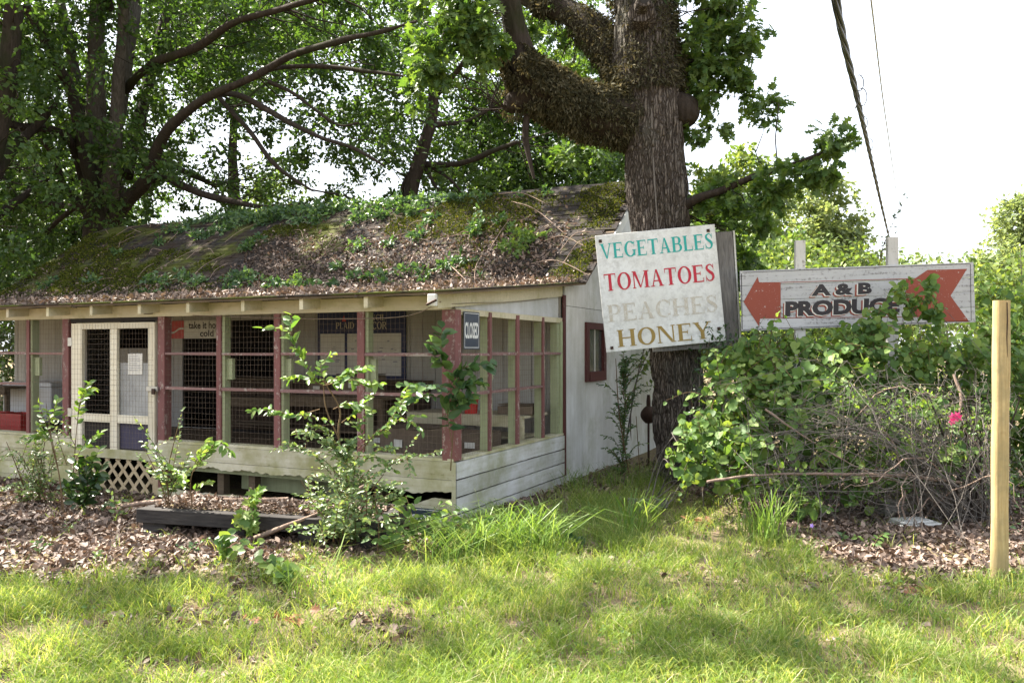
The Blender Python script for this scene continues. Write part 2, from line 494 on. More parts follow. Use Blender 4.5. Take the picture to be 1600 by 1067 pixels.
def m_ink(name, c, holes):
    k = NT(name)
    n = k.mix(0.5, k.noise(14, 6, 0.75), k.noise(60, 3, 0.7))
    cc = k.mix(k.ramp(n, [(holes, 0.0), (holes + 0.08, 0.85)]), c, (0.55, 0.55, 0.52))
    return k.done(k.bsdf(cc, 0.6, 0.3))
M['ink_teal'] = m_ink('teal_lettering', (0.02, 0.30, 0.27), 0.60)
M['ink_crimson'] = m_ink('crimson_lettering', (0.40, 0.022, 0.04), 0.62)
M['ink_peach'] = m_ink('faded_peach_lettering', (0.42, 0.385, 0.32), 0.49)
M['ink_honey'] = m_ink('honey_lettering', (0.25, 0.17, 0.045), 0.58)
M['sign_ink_red'] = m_ink('faded_red_sign_paint', (0.225, 0.052, 0.031), 0.585)
M['sign_ink_black'] = m_ink('faded_black_sign_paint', (0.030, 0.026, 0.028), 0.66)
k = NT('furrowed_oak_bark')
tc = k.n('ShaderNodeTexCoord'); mp = k.n('ShaderNodeMapping'); mp.inputs['Scale'].default_value = (1, 1, 0.12)
nz_ = k.n('ShaderNodeTexNoise'); nz_.inputs['Scale'].default_value = 5.0; nz_.inputs['Detail'].default_value = 4
k.l(tc.outputs['Object'], nz_.inputs['Vector'])
va = k.n('ShaderNodeVectorMath', operation='MULTIPLY_ADD'); k.l(nz_.outputs['Color'], va.inputs[0]); va.inputs[1].default_value = (0.09, 0.09, 0.5); k.l(tc.outputs['Object'], va.inputs[2])
k.l(va.outputs[0], mp.inputs[0])
vo = k.n('ShaderNodeTexVoronoi', feature='DISTANCE_TO_EDGE'); vo.inputs['Scale'].default_value = 29.0; k.l(mp.outputs[0], vo.inputs['Vector'])
n2 = k.noise(60, 4, 0.7, (1, 1, 0.35)); n3 = k.noise(1.4, 5, 0.65)
rd = k.ramp(vo.outputs['Distance'], [(0.02, 0.0), (0.16, 0.65), (0.42, 1.0)])
c = k.ramp(rd, [(0.05, (0.038, 0.031, 0.026)), (0.5, (0.100, 0.083, 0.070)), (1.0, (0.165, 0.143, 0.125))])
c = k.mix(k.ramp(n2, [(0.35, 0.0), (0.75, 0.6)]), c, (0.085, 0.068, 0.055))
c = k.mix(k.ramp(n3, [(0.50, 0.0), (0.68, 0.45)]), c, (0.13, 0.135, 0.105))
b1 = k.n('ShaderNodeBump'); b1.inputs['Strength'].default_value = 1.0; b1.inputs['Distance'].default_value = 0.035; k.l(rd, b1.inputs['Height'])
b2 = k.n('ShaderNodeBump'); b2.inputs['Strength'].default_value = 0.6; b2.inputs['Distance'].default_value = 0.006; k.l(n2, b2.inputs['Height']); k.l(b1.outputs[0], b2.inputs['Normal'])
M['bark'] = k.done(k.bsdf(c, 0.95, 0.1, b2.outputs[0]))
# yellow pine post: grain, knots, dirty foot
k = NT('weathered_yellow_pine')
n1 = k.noise(3.0, 6, 0.65, (22, 22, 0.8), dist=0.8); n2 = k.noise(2.6, 5, 0.7); n4 = k.noise(5.5, 2, 0.5, (1, 1, 0.6))
c = k.ramp(n1, [(0.3, (0.33, 0.225, 0.095)), (0.7, (0.54, 0.41, 0.21))])
c = k.mix(k.ramp(n2, [(0.42, 0.0), (0.64, 0.8)]), c, (0.22, 0.185, 0.10))
c = k.mix(k.ramp(n4, [(0.64, 0.0), (0.69, 0.9)]), c, (0.14, 0.075, 0.032))
sx = k.n('ShaderNodeSeparateXYZ'); tc = k.n('ShaderNodeTexCoord'); k.l(tc.outputs['Object'], sx.inputs[0])
c = k.mix(k.ramp(sx.outputs[2], [(0.0, 0.75), (0.35, 0.0)]), c, (0.20, 0.17, 0.09))
M['new_post'] = k.done(k.bsdf(c, 0.75, 0.2, k.bump(n1, 0.6, 0.006)))
# roof shingles: dark, mossy
k = NT('mossy_shingle')
oi = k.n('ShaderNodeObjectInfo')
n1 = k.noise(40, 4, 0.7); n2 = k.noise(0.9, 6, 0.7); n3 = k.noise(9, 4, 0.7)
c = k.ramp(n1, [(0.3, (0.013, 0.012, 0.013)), (0.7, (0.034, 0.031, 0.031))])
c = k.mix(k.ramp(n3, [(0.45, 0.0), (0.7, 0.5)]), c, (0.075, 0.068, 0.062))
n4 = k.noise(1.6, 6, 0.75)
c = k.mix(k.ramp(n4, [(0.40, 0.0), (0.56, 0.85)]), c, (0.038, 0.027, 0.020))
c = k.mix(k.ramp(n2, [(0.47, 0.0), (0.58, 0.92)]), c, (0.070, 0.080, 0.016))
c = k.mix(1.0, c, k.ramp(oi.outputs['Random'], [(0, 0.8), (1, 1.1)]), 'MULTIPLY')
M['shingle'] = k.done(k.bsdf(c, 0.95, 0.1, k.bump(n1, 0.5, 0.006)))
# ground: soil and thatch
k = NT('soil_and_thatch')
n1 = k.noise(0.5, 6, 0.65); n2 = k.noise(22, 6, 0.75); n3 = k.noise(5, 5, 0.7)
c = k.ramp(n2, [(0.3, (0.085, 0.060, 0.042)), (0.55, (0.17, 0.125, 0.085)), (0.75, (0.29, 0.23, 0.165))])
c = k.mix(k.ramp(n3, [(0.42, 0.0), (0.62, 0.6)]), c, (0.22, 0.21, 0.09))
M['soil'] = k.done(k.bsdf(c, 0.95, 0.1, k.bump(n2, 0.8, 0.03)))
# ------------------------------------------------------------------ ground: one sheet to the horizon
def gz(x, y):
    P = np.c_[np.atleast_1d(x), np.atleast_1d(y)].astype(float)
    r = (fnoise(P, 0.7, 3, 3) - 0.5) * 0.07
    return r * np.clip(1.5 - np.hypot(P[:, 0], P[:, 1] - 8) / 40, 0, 1)
gx = np.r_[np.linspace(-900, -20, 14), np.arange(-16, 16.01, 0.16), np.linspace(20, 900, 14)]
gy = np.r_[np.linspace(-300, -6, 8), np.arange(-2, 26.01, 0.16), np.linspace(30, 1200, 18)]
GX, GY = np.meshgrid(gx, gy, indexing='ij')
V = np.c_[GX.ravel(), GY.ravel(), gz(GX.ravel(), GY.ravel())]
i, j = np.meshgrid(np.arange(len(gx) - 1), np.arange(len(gy) - 1), indexing='ij')
n_ = len(gy)
Q = np.stack([i * n_ + j, (i + 1) * n_ + j, (i + 1) * n_ + j + 1, i * n_ + j + 1], -1).reshape(-1, 4)
a = Acc(); a.add(V, Q, True)
g = a.build('ground', M['soil'], kind='structure')
tag(g, 'brown soil with thatch under the lawn and the fallen leaves', 'ground')

# ------------------------------------------------------------------ the produce stand
house = thing('produce_stand', 'abandoned cream produce stand with red posts, wire mesh and mossy roof', 'building', (CX, CY, 0), HROT)
WT, BT = 2.74, 8.3                       # main front wall and back wall
RB_T, RB_Z, RG_T, RG_Z = 3.1, 2.50, 5.5, 4.18   # roof break and ridge
EV_T, EV_Z = -0.32, 2.175
PS = (RB_Z - EV_Z) / (RB_T - EV_T)       # porch slope
MS = (RG_Z - RB_Z) / (RG_T - RB_T)       # main slope
S_END, S_ROOF = 10.5, 11.95

def roof_z(t):
    t = np.asarray(t, float)
    return np.where(t < RB_T, EV_Z + (t - EV_T) * PS, np.where(t < RG_T, RB_Z + (t - RB_T) * MS, RG_Z - (t - RG_T) * MS))

def hb(acc, s0, s1, t0, t1, z0, z1, jit=0.0):
    return acc.box(-max(s0, s1), min(t0, t1), z0, -min(s0, s1), max(t0, t1), z1, jit)

def part(name, mat, *boxes, jit=0.0, bevel=0.0, parent=None, label=None, kind=None):
    ac = Acc()
    for b_ in boxes:
        hb(ac, *b_, jit)
    o = ac.build(name, mat, parent or house, bevel=bevel, kind=kind)
    if label:
        o['label'] = label
    return o

def ragged(s0, s1, z0, z1, t0, t1, bot=0.0, top=0.0, seed=0, step=0.02, side=False, lo=None, hi=None):
    """a board whose lower or upper edge has rotted into a ragged line"""
    n = max(4, int(abs(s1 - s0) / step))
    s = np.linspace(s0, s1, n)
    P = np.c_[s, np.zeros(n), np.zeros(n)]
    rag = lambda sd: (0.55 * fnoise(P, 2.2, seed + sd, 3) + 0.45 * fnoise(P, 16, seed + sd + 7, 2))
    zb = z0 + bot * rag(1) + (lo(s) if lo else 0)
    zt = z1 - top * rag(2) - (hi(s) if hi else 0)
    zt = np.maximum(zt, zb + 0.004)
    ac = Acc()
    V = []
    for t in (t0, t1):
        for zz in (zb, zt):
            V.append(np.c_[-s, np.full(n, t), zz] if not side else np.c_[np.full(n, -t), s, zz])
    V = np.concatenate(V)
    q = np.arange(n - 1)
    def strip(a_, b_): return np.stack([a_ * n + q, a_ * n + q + 1, b_ * n + q + 1, b_ * n + q], -1)
    ac.add(V, np.concatenate([strip(0, 1), strip(3, 2), strip(2, 0), strip(1, 3)]))
    e = n - 1
    ac.add(V, np.array([(0, n, 3 * n, 2 * n), (e, 2 * n + e, 3 * n + e, n + e)]))
    return ac

# porch floor boards and ground sill
for k_ in range(18):
    part('floor_board', M['inside'], (0.04, S_END - 0.05, 0.03 + k_ * 0.15, 0.173 + k_ * 0.15, 0.40, 0.445))

# front skirting boards; the lower ones have rotted away right of the door
def skirt(*aa, **kw):
    return ragged(*aa, **kw).build('skirt_board', M['skirt'], house)
skirt(0.0, 3.84, 0.432, 0.60, -0.025, -0.003, seed=1)
skirt(0.0, 3.84, 0.265, 0.428, -0.026, -0.002, bot=0.10, seed=2, lo=lambda s: 0.04 * np.clip((s - 0.5) / 0.6, 0, 1))
skirt(0.0, 0.62, 0.105, 0.26, -0.025, -0.003, top=0.02, seed=3, hi=lambda s: 0.10 * np.clip((s - 0.22) / 0.3, 0, 1))
skirt(0.60, 1.60, 0.10, 0.205, -0.025, -0.003, top=0.10, seed=9)
skirt(0.0, 1.5, -0.05, 0.10, -0.025, -0.003, seed=4)
skirt(1.5, 3.84, -0.05, 0.115, -0.025, -0.003, seed=5, top=0.05)
for z0, z1, sd in ((0.40, 0.56, 11), (0.235, 0.396, 12), (0.07, 0.231, 13), (-0.08, 0.066, 14)):
    skirt(5.30, S_END, z0 + 0.02, z1 + 0.02, -0.025, -0.003, seed=sd)
part('counter_top', M['skirt'], (0.0, 3.84, -0.02, 0.14, 0.603, 0.63))
part('counter_top', M['skirt'], (5.33, S_END, -0.02, 0.14, 0.585, 0.61))
# right side skirting, joints showing
for z0, z1, sd in ((0.432, 0.60, 21), (0.265, 0.428, 22), (0.105, 0.261, 23), (-0.07, 0.10, 24)):
    ragged(0.0, WT - 0.02, z0, z1, -0.026, -0.003, seed=sd, side=True, bot=0.012, top=0.006).build('skirt_board', M['skirt_side'], house)
part('counter_top', M['skirt'], (-0.02, 0.12, 0.142, WT - 0.03, 0.603, 0.628))
part('corner_strip', M['skirt'], (-0.03, 0.012, -0.031, -0.0265, -0.06, 0.60))
# dark space under the floor: joists and a greenish back board
part('crawl_panel', M['green'], (1.2, 2.9, 0.30, 0.33, 0.10, 0.30))
part('joist', M['green'], (0.1, 3.8, 0.06, 0.12, 0.30, 0.395))
for s_ in (0.9, 1.75, 2.55, 3.0):
    part('floor_prop', M['inside'], (s_, s_ + 0.09, 0.13, 0.22, -0.05, 0.39))

# posts: green timber with a red strip nailed on its face
def post_pair(s, w, z0=0.63, z1=2.03, side=False):
    if not side:
        p = part('post', M['green'], (s - w / 2 - 0.035, s + w / 2, 0.012, 0.10, z0, z1), jit=0.003)
        part('red_strip', M['red'], (s - w / 2, s + w / 2 + 0.004, -0.014, 0.010, z0 - 0.02, z1), jit=0.003, parent=p)
    else:
        p = part('post', M['green'], (0.012, 0.10, s - 0.02, s + w / 2 + 0.055, z0, z1), jit=0.003)
        part('red_strip', M['red'], (-0.014, 0.010, s - w / 2, s + w / 2, z0 - 0.02, z1), jit=0.003, parent=p)
    return p
for s_, w_ in ((1.055, 0.075), (2.12, 0.075), (2.93, 0.055), (6.12, 0.05), (7.15, 0.06), (8.2, 0.06), (9.3, 0.06)):
    p_ = post_pair(s_, w_)
    part('bracket', M['green'], (s_ - 0.14, s_ - 0.01, 0.045, 0.085, 1.33, 1.56), parent=p_)
for s_, w_ in ((0.05, 0.15), (3.80, 0.11), (5.41, 0.11)):
    part('corner_post' if s_ < 1 else 'door_post', M['red'], (s_ - w_ / 2, s_ + w_ / 2, -0.018, 0.09, 0.61 if s_ < 1 else 0.05, 2.03), jit=0.003, bevel=0.004)
for s_, w_ in ((0.728, 0.05), (1.39, 0.06), (2.10, 0.05)):
    p_ = post_pair(s_, w_, side=True)
    part('bracket', M['green'], (0.045, 0.085, s_ - 0.02, s_ + 0.17, 1.35, 1.56), parent=p_)
    part('bracket', M['green'], (0.045, 0.085, s_ - 0.02, s_ + 0.15, 0.98, 1.15), parent=p_)
part('post', M['green'], (0.012, 0.10, 2.56, 2.71, 0.63, 2.03))
part('post', M['green'], (S_END - 0.1, S_END, 0.0, 0.1, 0.0, 2.05))
part('post', M['green'], (S_END - 0.1, S_END, 1.3, 1.4, 0.0, 2.15))
# rails
for z_ in (1.61, 1.225):
    for s0, s1 in ((0.13, 1.01), (1.10, 2.075), (2.165, 2.895), (2.965, 3.74), (5.47, 6.09), (6.15, 7.115), (7.185, 8.165), (8.235, 9.265), (9.335, 10.4)):
        if z_ < 1.5 and 5 < s0 < 6.12:
            continue
        part('rail', M['rail_red'], (s0, s1, -0.010, 0.035, z_ - 0.014, z_ + 0.014), jit=0.005)
    for t0, t1 in ((0.10, 0.70), (0.757, 1.355), (1.423, 2.07), (2.13, 2.70)):
        if z_ < 1.5 and t0 > 2: continue
        part('rail', M['rail_red'], (-0.010, 0.035, t0, t1, z_ - 0.014, z_ + 0.014), jit=0.005)
part('ledge', M['inside'], (8.0, 10.4, 0.04, 0.30, 1.235, 1.265))
# fascia, rafters, beams
part('fascia', M['cream'], (0.04, S_END + 1.0, -0.022, 0.028, 2.03, 2.165), jit=0.003)
part('top_beam', M['cream'], (0.0, 0.10, 0.032, WT - 0.03, 1.985, 2.045), jit=0.003)
for s_ in (0.0, 0.80, 1.566, 2.335, 3.085, 3.83, 4.60, 5.34, 6.10, 6.87, 7.64, 8.41, 9.2, 9.95, 10.7, 11.4):
    ac = Acc()
    if s_ == 0.0:
        ac.box(-0.045, EV_T + 0.02, 0, 0.0, WT - 0.02, 0.14)
    else:
        ac.box(-s_ - 0.022, EV_T + 0.02 + random.uniform(0, 0.03), 0, -s_ + 0.022, WT - 0.02, 0.118)
    v_ = ac.V[0]
    v_[:, 2] += (v_[:, 1] - EV_T) * PS + EV_Z - (0.15 if s_ == 0.0 else 0.128)
    ac.build('rafter', M['cream'], house)
# gable panel above the side opening
ac = Acc()
V = np.array([(x, t, z) for x in (-0.055, -0.046) for t, z in ((0.10, 2.05), (WT - 0.05, 2.05), (WT - 0.05, float(roof_z(WT)) - 0.13), (0.10, float(roof_z(0.1)) - 0.13))])
ac.add(V, np.array([(0, 1, 2, 3), (7, 6, 5, 4), (0, 4, 5, 1), (1, 5, 6, 2), (2, 6, 7, 3), (3, 7, 4, 0)]))
ac.build('gable_infill', M['gable'], house)

# roof: decks, then shingles
def slab(t0, t1, s0, s1, lift=0.0, th=0.022):
    ac = Acc()
    z0, z1 = float(roof_z(t0)), float(roof_z(t1 - 1e-6) if t1 <= RG_T else roof_z(t1))
    V = np.array([(-s, t, z + lift - d) for d in (th, 0) for s in (s0, s1) for t, z in ((t0, z0), (t1, z1))])
    ac.add(V, np.array([(0, 1, 3, 2), (4, 6, 7, 5), (0, 4, 5, 1), (2, 3, 7, 6), (0, 2, 6, 4), (1, 5, 7, 3)]))
    return ac
roof = slab(EV_T, RB_T, -0.16, S_ROOF).build('roof', M['inside'], house)
slab(RB_T, RG_T, -0.16, S_ROOF).build('roof_deck', M['inside'], roof)
slab(RG_T, BT + 0.4, -0.16, S_ROOF).build('roof_deck', M['inside'], roof)
slab(EV_T - 0.02, RB_T - 0.03, -0.175, S_ROOF + 0.02, 0.018, 0.014).build('roof_felt', M['shingle'], roof)
slab(RG_T + 0.03, BT + 0.42, -0.175, S_ROOF + 0.02, 0.018, 0.014).build('roof_felt', M['shingle'], roof)
ang = math.atan(MS)
sl = (RG_T - RB_T) / math.cos(ang)
rows = int(sl / 0.145)
variants = []
for k_ in range(3):
    ac = Acc(); ac.box(-0.158, -0.01, 0, 0.158, 0.20, 0.009, 0.004)
    me = ac.mesh('shingle'); me.materials.append(M['shingle']); variants.append(me)
spots = []
for r_ in range(rows + 1):
    off = 0.16 * (r_ % 2)
    for c_ in range(int((S_ROOF + 0.2) / 0.325) + 1):
        s_ = -0.02 + off + c_ * 0.325
        if s_ < S_ROOF:
            spots.append((s_, r_))
spots.sort(key=lambda q: q[0] * 1.0 + q[1] * 0.09)
rest = Acc()
for n_, (s_, r_) in enumerate(spots):
    d_ = r_ * 0.145
    t_ = RB_T + d_ * math.cos(ang); z_ = RB_Z + d_ * math.sin(ang) + 0.006 + 0.004 * random.random()
    rot = Matrix.Rotation(random.uniform(-0.03, 0.03), 4, 'Z')
    mt = Matrix.Translation((-s_, t_ - 0.02, z_)) @ Matrix.Rotation(ang - 0.045 + random.uniform(-0.02, 0.02), 4, 'X') @ rot
    if n_ < 300:
        o = bpy.data.objects.new('shingle', variants[n_ % 3]); COL.objects.link(o)
        o.parent = roof; o.matrix_local = mt
    else:
        V = np.array([mt @ v.co for v in variants[n_ % 3].vertices]); rest.add(V, BOXF)
rest.build('shingles', M['shingle'], roof, kind='stuff')
# rake board at the gable
ac = Acc()
for t0, t1, m_ in ((4.0, RG_T, 'white'),):
    V = np.array([(x, t, float(roof_z(t - 1e-6)) - d) for x in (0.162, 0.185) for t, d in ((t0, 0.16), (t1, 0.16), (t1, 0.01), (t0, 0.01))])
    ac.add(V, np.array([(0, 1, 2, 3), (7, 6, 5, 4), (0, 4, 5, 1), (1, 5, 6, 2), (2, 6, 7, 3), (3, 7, 4, 0)]))
ac.build('rake_board', M['white'], house)
# main front wall: upright boards with a dark doorway and a dark serving hatch
holes = [(5.62, 6.42, 0.45, 1.84), (4.55, 5.38, 1.22, 2.10), (3.4, 4.3, 0.5, 1.05), (7.1, 7.85, 1.68, 2.12), (7.9, 8.5, 0.45, 2.0)]
s_ = 0.03
while s_ < S_END - 0.05:
    w_ = 0.196
    z_ = [(0.0, 2.42)]
    for h0, h1, hz0, hz1 in holes:
        if s_ + w_ > h0 and s_ < h1:
            z_ = [(0.0, hz0), (hz1, 2.42)]
    bx = [(s_ + 0.004, min(s_ + w_, S_END), WT, WT + 0.022, a_, b_) for a_, b_ in z_]
    for q_ in bx: part('wall_board', M['shaded_white'], q_, jit=0.003)
    s_ += 0.20
part('inner_room_wall', M['dark'], (0.1, S_END - 0.1, 4.9, 4.95, 0.0, 3.3))  # near-black wall and floor paint the unlit room behind the openings
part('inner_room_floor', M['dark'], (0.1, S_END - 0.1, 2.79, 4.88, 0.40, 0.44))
# gable wall of upright panels, seams open a few millimetres
def panel(t0, t1, z0, z1, slope=False, x=0.0, mat='gable'):
    ac = Acc()
    za, zb = (float(roof_z(t0)) - 0.03, float(roof_z(t1)) - 0.03) if slope else (z1, z1)
    V = np.array([(xx, t, z) for xx in (x - 0.02, x) for t, z in ((t0, z0), (t1, z0), (t1, zb), (t0, za))])
    ac.add(V, np.array([(0, 3, 2, 1), (4, 5, 6, 7), (0, 1, 5, 4), (1, 2, 6, 5), (2, 3, 7, 6), (3, 0, 4, 7)]))
    ac.build('wall_panel', M[mat], house)
for t0, t1, z0, z1 in ((WT + 0.05, 3.535, -0.05, 2.2), (3.538, 4.25, -0.05, 1.25), (3.538, 4.25, 2.0, 2.2), (4.253, 5.14, -0.05, 2.2), (5.146, 6.36, -0.05, 2.2), (6.366, 7.3, -0.05, 2.2), (7.306, BT, -0.05, 2.2)):
    panel(t0, t1, z0, z1)
for t0, t1 in ((WT + 0.05, 3.096), (3.1, 4.25), (4.256, RG_T - 0.002), (RG_T + 0.002, 6.5), (6.506, 7.4), (7.406, BT)):
    panel(t0, t1, 2.206, 0, True)
ac = Acc(); V = []
for x in (-S_END - 0.02, -S_END):
    V += [(x, WT, 0), (x, BT, 0), (x, BT, float(roof_z(BT)) - 0.04), (x, RG_T, RG_Z - 0.04), (x, RB_T, RB_Z - 0.04), (x, WT, float(roof_z(WT)) - 0.04)]
ac.add(V, np.array([(0, 1, 2, 3, 4, 5), (11, 10, 9, 8, 7, 6)])); ac.add(V, np.array([(0, 6, 7, 1), (1, 7, 8, 2), (2, 8, 9, 3), (3, 9, 10, 4), (4, 10, 11, 5), (5, 11, 6, 0)]))
ac.build('end_wall', M['gable'], house)
part('back_wall', M['gable'], (0.03, S_END - 0.03, BT - 0.02, BT, 0.0, float(roof_z(BT)) - 0.05))
part('corner_trim', M['darkred'], (-0.022, 0.0, WT - 0.035, WT + 0.045, 0.10, 2.33), jit=0.003)
part('downpipe_strip', M['green'], (-0.010, 0.012, WT - 0.10, WT - 0.04, 0.62, 2.0))
# small window in the gable wall
win = part('window', M['darkred'], (-0.035, 0.03, 3.50, 3.60, 1.23, 2.02), (-0.035, 0.03, 4.19, 4.29, 1.23, 2.02), (-0.036, 0.03, 3.60, 4.19, 1.93, 2.02), (-0.045, 0.03, 3.60, 4.19, 1.23, 1.36))
k = NT('dusty_window_glass')
M['glass'] = k.done(k.bsdf((0.06, 0.065, 0.065), 0.18, 0.6, k.bump(k.noise(3), 0.05, 0.01)))
part('pane', M['glass'], (0.005, 0.010, 3.60, 3.88, 1.36, 1.93), parent=win)
part('pane', M['glass'], (0.005, 0.010, 3.91, 4.19, 1.36, 1.93), parent=win)
part('mullion', M['white'], (-0.004, 0.012, 3.882, 3.908, 1.36, 1.93), parent=win)

# the screen door
door = part('door', M['door'], (3.885, 3.985, -0.03, 0.01, 0.42, 1.97), jit=0.002)
part('stile', M['door'], (4.50, 4.615, -0.028, 0.008, 0.42, 1.90), parent=door)
part('stile', M['door'], (5.10, 5.285, -0.03, 0.01, 0.42, 1.97), parent=door)
part('top_rail', M['door'], (3.99, 5.095, -0.029, 0.009, 1.90, 1.97), parent=door)
part('middle_rail', M['door'], (3.99, 4.495, -0.026, 0.006, 0.80, 0.895), (4.62, 5.095, -0.026, 0.006, 0.80, 0.895), parent=door)
part('bottom_rail', M['skirt'], (3.87, 5.31, -0.036, 0.004, 0.385, 0.49), jit=0.003)
part('door_panel', M['screen'], (3.99, 4.495, 0.016, 0.022, 0.89, 1.50), parent=door, label='grey lower screen behind the paper notice')
part('door_panel', M['purple'], (3.99, 4.495, 0.016, 0.022, 0.50, 0.80), parent=door)
part('door_panel', M['dark'], (4.62, 5.095, 0.016, 0.022, 0.50, 0.80), parent=door)  # dark sheet in place of the unlit see-through opening
part('hasp', M['metal'], (3.82, 3.99, -0.05, -0.033, 1.185, 1.235), parent=door)
part('padlock', M['iron'], (3.84, 3.89, -0.075, -0.052, 1.15, 1.215), parent=door, bevel=0.006)
part('hinge', M['metal'], (5.27, 5.34, -0.038, -0.031, 1.70, 1.80), parent=door)
part('hinge', M['metal'], (5.27, 5.34, -0.038, -0.031, 0.85, 0.95), parent=door)
part('door_head', M['dark'], (3.87, 5.34, 0.0, 0.06, 1.985, 2.03))
# lattice under the door, every slat its own
gs0, gs1, gz0, gz1 = 3.93, 5.26, -0.02, 0.38
for dirn in (1, -1):
    for c_ in np.arange(gs0 - 0.5, gs1 + 0.5, 0.178):
        # line s = c + dirn*(z-gz0)*0.9
        zs = [gz0, gz1]
        ss = [c_ + dirn * (z - gz0) * 0.95 + (0 if dirn > 0 else 0.0) for z in zs]
        z0, z1, s0, s1 = gz0, gz1, ss[0], ss[1]
        def clip(s0, z0, s1, z1):
            if s0 == s1: return None
            pts = sorted([(s0, z0), (s1, z1)])
            a_, b_ = max(pts[0][0], gs0), min(pts[1][0], gs1)
            if b_ - a_ < 0.05: return None
            f_ = lambda s: pts[0][1] + (s - pts[0][0]) / (pts[1][0] - pts[0][0]) * (pts[1][1] - pts[0][1])
            return a_, f_(a_), b_, f_(b_)
        q = clip(s0, z0, s1, z1)
        if q is None: continue
        a0, b0, a1, b1 = q
        d = norm(np.array((a1 - a0, b1 - b0))); nn = np.array((-d[1], d[0])) * 0.019
        tt = (-0.020, -0.012) if dirn > 0 else (-0.0115, -0.0035)
        V = np.array([(-(p_[0] + sg * nn[0]), t, p_[1] + sg * nn[1]) for t in tt for p_ in ((a0, b0), (a1, b1)) for sg in (-1, 1)])
        ac = Acc(); ac.add(V, np.array([(0, 1, 3, 2), (4, 6, 7, 5), (0, 4, 5, 1), (2, 3, 7, 6), (0, 2, 6, 4), (1, 5, 7, 3)]))
        ac.build('lattice_slat', M['lattice'], house)
part('lattice_post', M['lattice'], (3.84, 3.925, -0.022, 0.0, -0.05, 0.38))
part('lattice_post', M['lattice'], (5.265, 5.298, -0.022, 0.0, -0.05, 0.38))

# wire mesh, one sheet per bay
def mesh_sheet(s0, s1, z0, z1, t=0.004, side=False, cell=(0.052, 0.060)):
    ac = Acc(); r = 0.0011
    for s in np.arange(s0 + 0.02, s1, cell[0]):
        w1, w2 = random.uniform(-0.004, 0.004), random.uniform(-0.004, 0.004)
        n = 6
        zz = np.linspace(z0, z1, n)
        P = np.c_[-(s + w1 * np.sin(zz * 7) + w2 * np.sin(zz * 17)), np.full(n, t) + 0.003 * np.sin(s * 9 + zz * 6), zz]
        if side: P = np.c_[-P[:, 1], -P[:, 0], P[:, 2]]
        ac.tube(P, r, 3, cap=False)
    for z in np.arange(z0 + 0.02, z1, cell[1]):
        n = max(4, int((s1 - s0) / 0.25))
        ss = np.linspace(s0, s1, n)
        P = np.c_[-ss, np.full(n, t + 0.002) + 0.003 * np.sin(ss * 9 + z * 6), z + 0.004 * np.sin(ss * 5 + z * 23)]
        if side: P = np.c_[-P[:, 1], -P[:, 0], P[:, 2]]
        ac.tube(P, r, 3, cap=False)
    return ac.build('wire_mesh', M['wire'], house, kind='stuff')
for s0, s1 in ((0.12, 1.02), (1.09, 2.08), (2.16, 2.90), (2.96, 3.745), (5.465, 6.095), (6.145, 7.12), (7.18, 8.17), (8.23, 9.27), (9.33, 10.42)):
    mesh_sheet(s0, s1, 0.63, 2.03)
mesh_sheet(3.9, 5.28, 0.5, 1.96, t=-0.034)
for t0, t1 in ((0.09, 0.705), (0.755, 1.36), (1.42, 2.075), (2.125, 2.64)):
    mesh_sheet(t0, t1, 0.63, 1.985, side=True)
# flood light stub and slack wire at the eave corner
fl_ = part('lamp_bracket', M['white'], (-0.01, 0.07, EV_T - 0.055, EV_T - 0.003, 2.045, 2.155), bevel=0.006)
ac = Acc(); ac.tube([(-0.07, EV_T - 0.06, 2.06), (-0.0, EV_T - 0.09, 2.08), (0.03, EV_T - 0.06, 2.10)], 0.012, 6); ac.build('lamp_socket', M['iron'], fl_)
ac = Acc()
ac.tube(smooth_path([(-3.2, -0.12, 2.03), (-2.2, -0.15, 1.985), (-1.2, -0.17, 1.955), (-0.4, -0.2, 1.97), (0.02, -0.28, 2.09)], 8), 0.004, 4)
ac.tube(smooth_path([(0.0, -0.05, 2.08), (0.02, 0.5, 2.12), (0.03, 1.3, 2.17), (0.02, 2.2, 2.26)], 6), 0.003, 4)
ac.build('slack_wire', M['wire'], house)
part('junction_box', M['iron'], (3.9, 4.05, -0.05, -0.024, 2.06, 2.15), bevel=0.01)

# ------------------------------------------------------------------ lettering
def text_arr(s, offset=0.0, spacing=1.0):
    cu = bpy.data.curves.new('lettering', 'FONT')
    cu.body = s; cu.offset = offset; cu.space_character = spacing; cu.resolution_u = 3
    cu.size = 1.0
    ob = bpy.data.objects.new('lettering', cu); COL.objects.link(ob)
    dg = bpy.context.evaluated_depsgraph_get(); dg.update()
    me = bpy.data.meshes.new_from_object(ob.evaluated_get(dg))
    V = np.array([v.co for v in me.vertices]); Fs = [list(p.vertices) for p in me.polygons]
    bpy.data.objects.remove(ob); bpy.data.curves.remove(cu); bpy.data.meshes.remove(me)
    mn, mx = V.min(0), V.max(0)
    V = (V - mn) / np.maximum(mx - mn, 1e-9)
    return V, Fs
def put_text(acc, s, x0, x1, z0, z1, y, offset=0.0, shear=0.0, spacing=1.0):
    """flat lettering in the x-z plane facing -y"""
    V, Fs = text_arr(s, offset, spacing)
    W = np.c_[x0 + V[:, 0] * (x1 - x0) + shear * V[:, 1] * (z1 - z0), np.full(len(V), y), z0 + V[:, 1] * (z1 - z0)]
    by = {}
    for f in Fs: by.setdefault(len(f), []).append(f)
    acc.add(W, np.array(by.pop(3))) if 3 in by else None
    for k_, v in by.items(): acc.add(W, np.array(v))

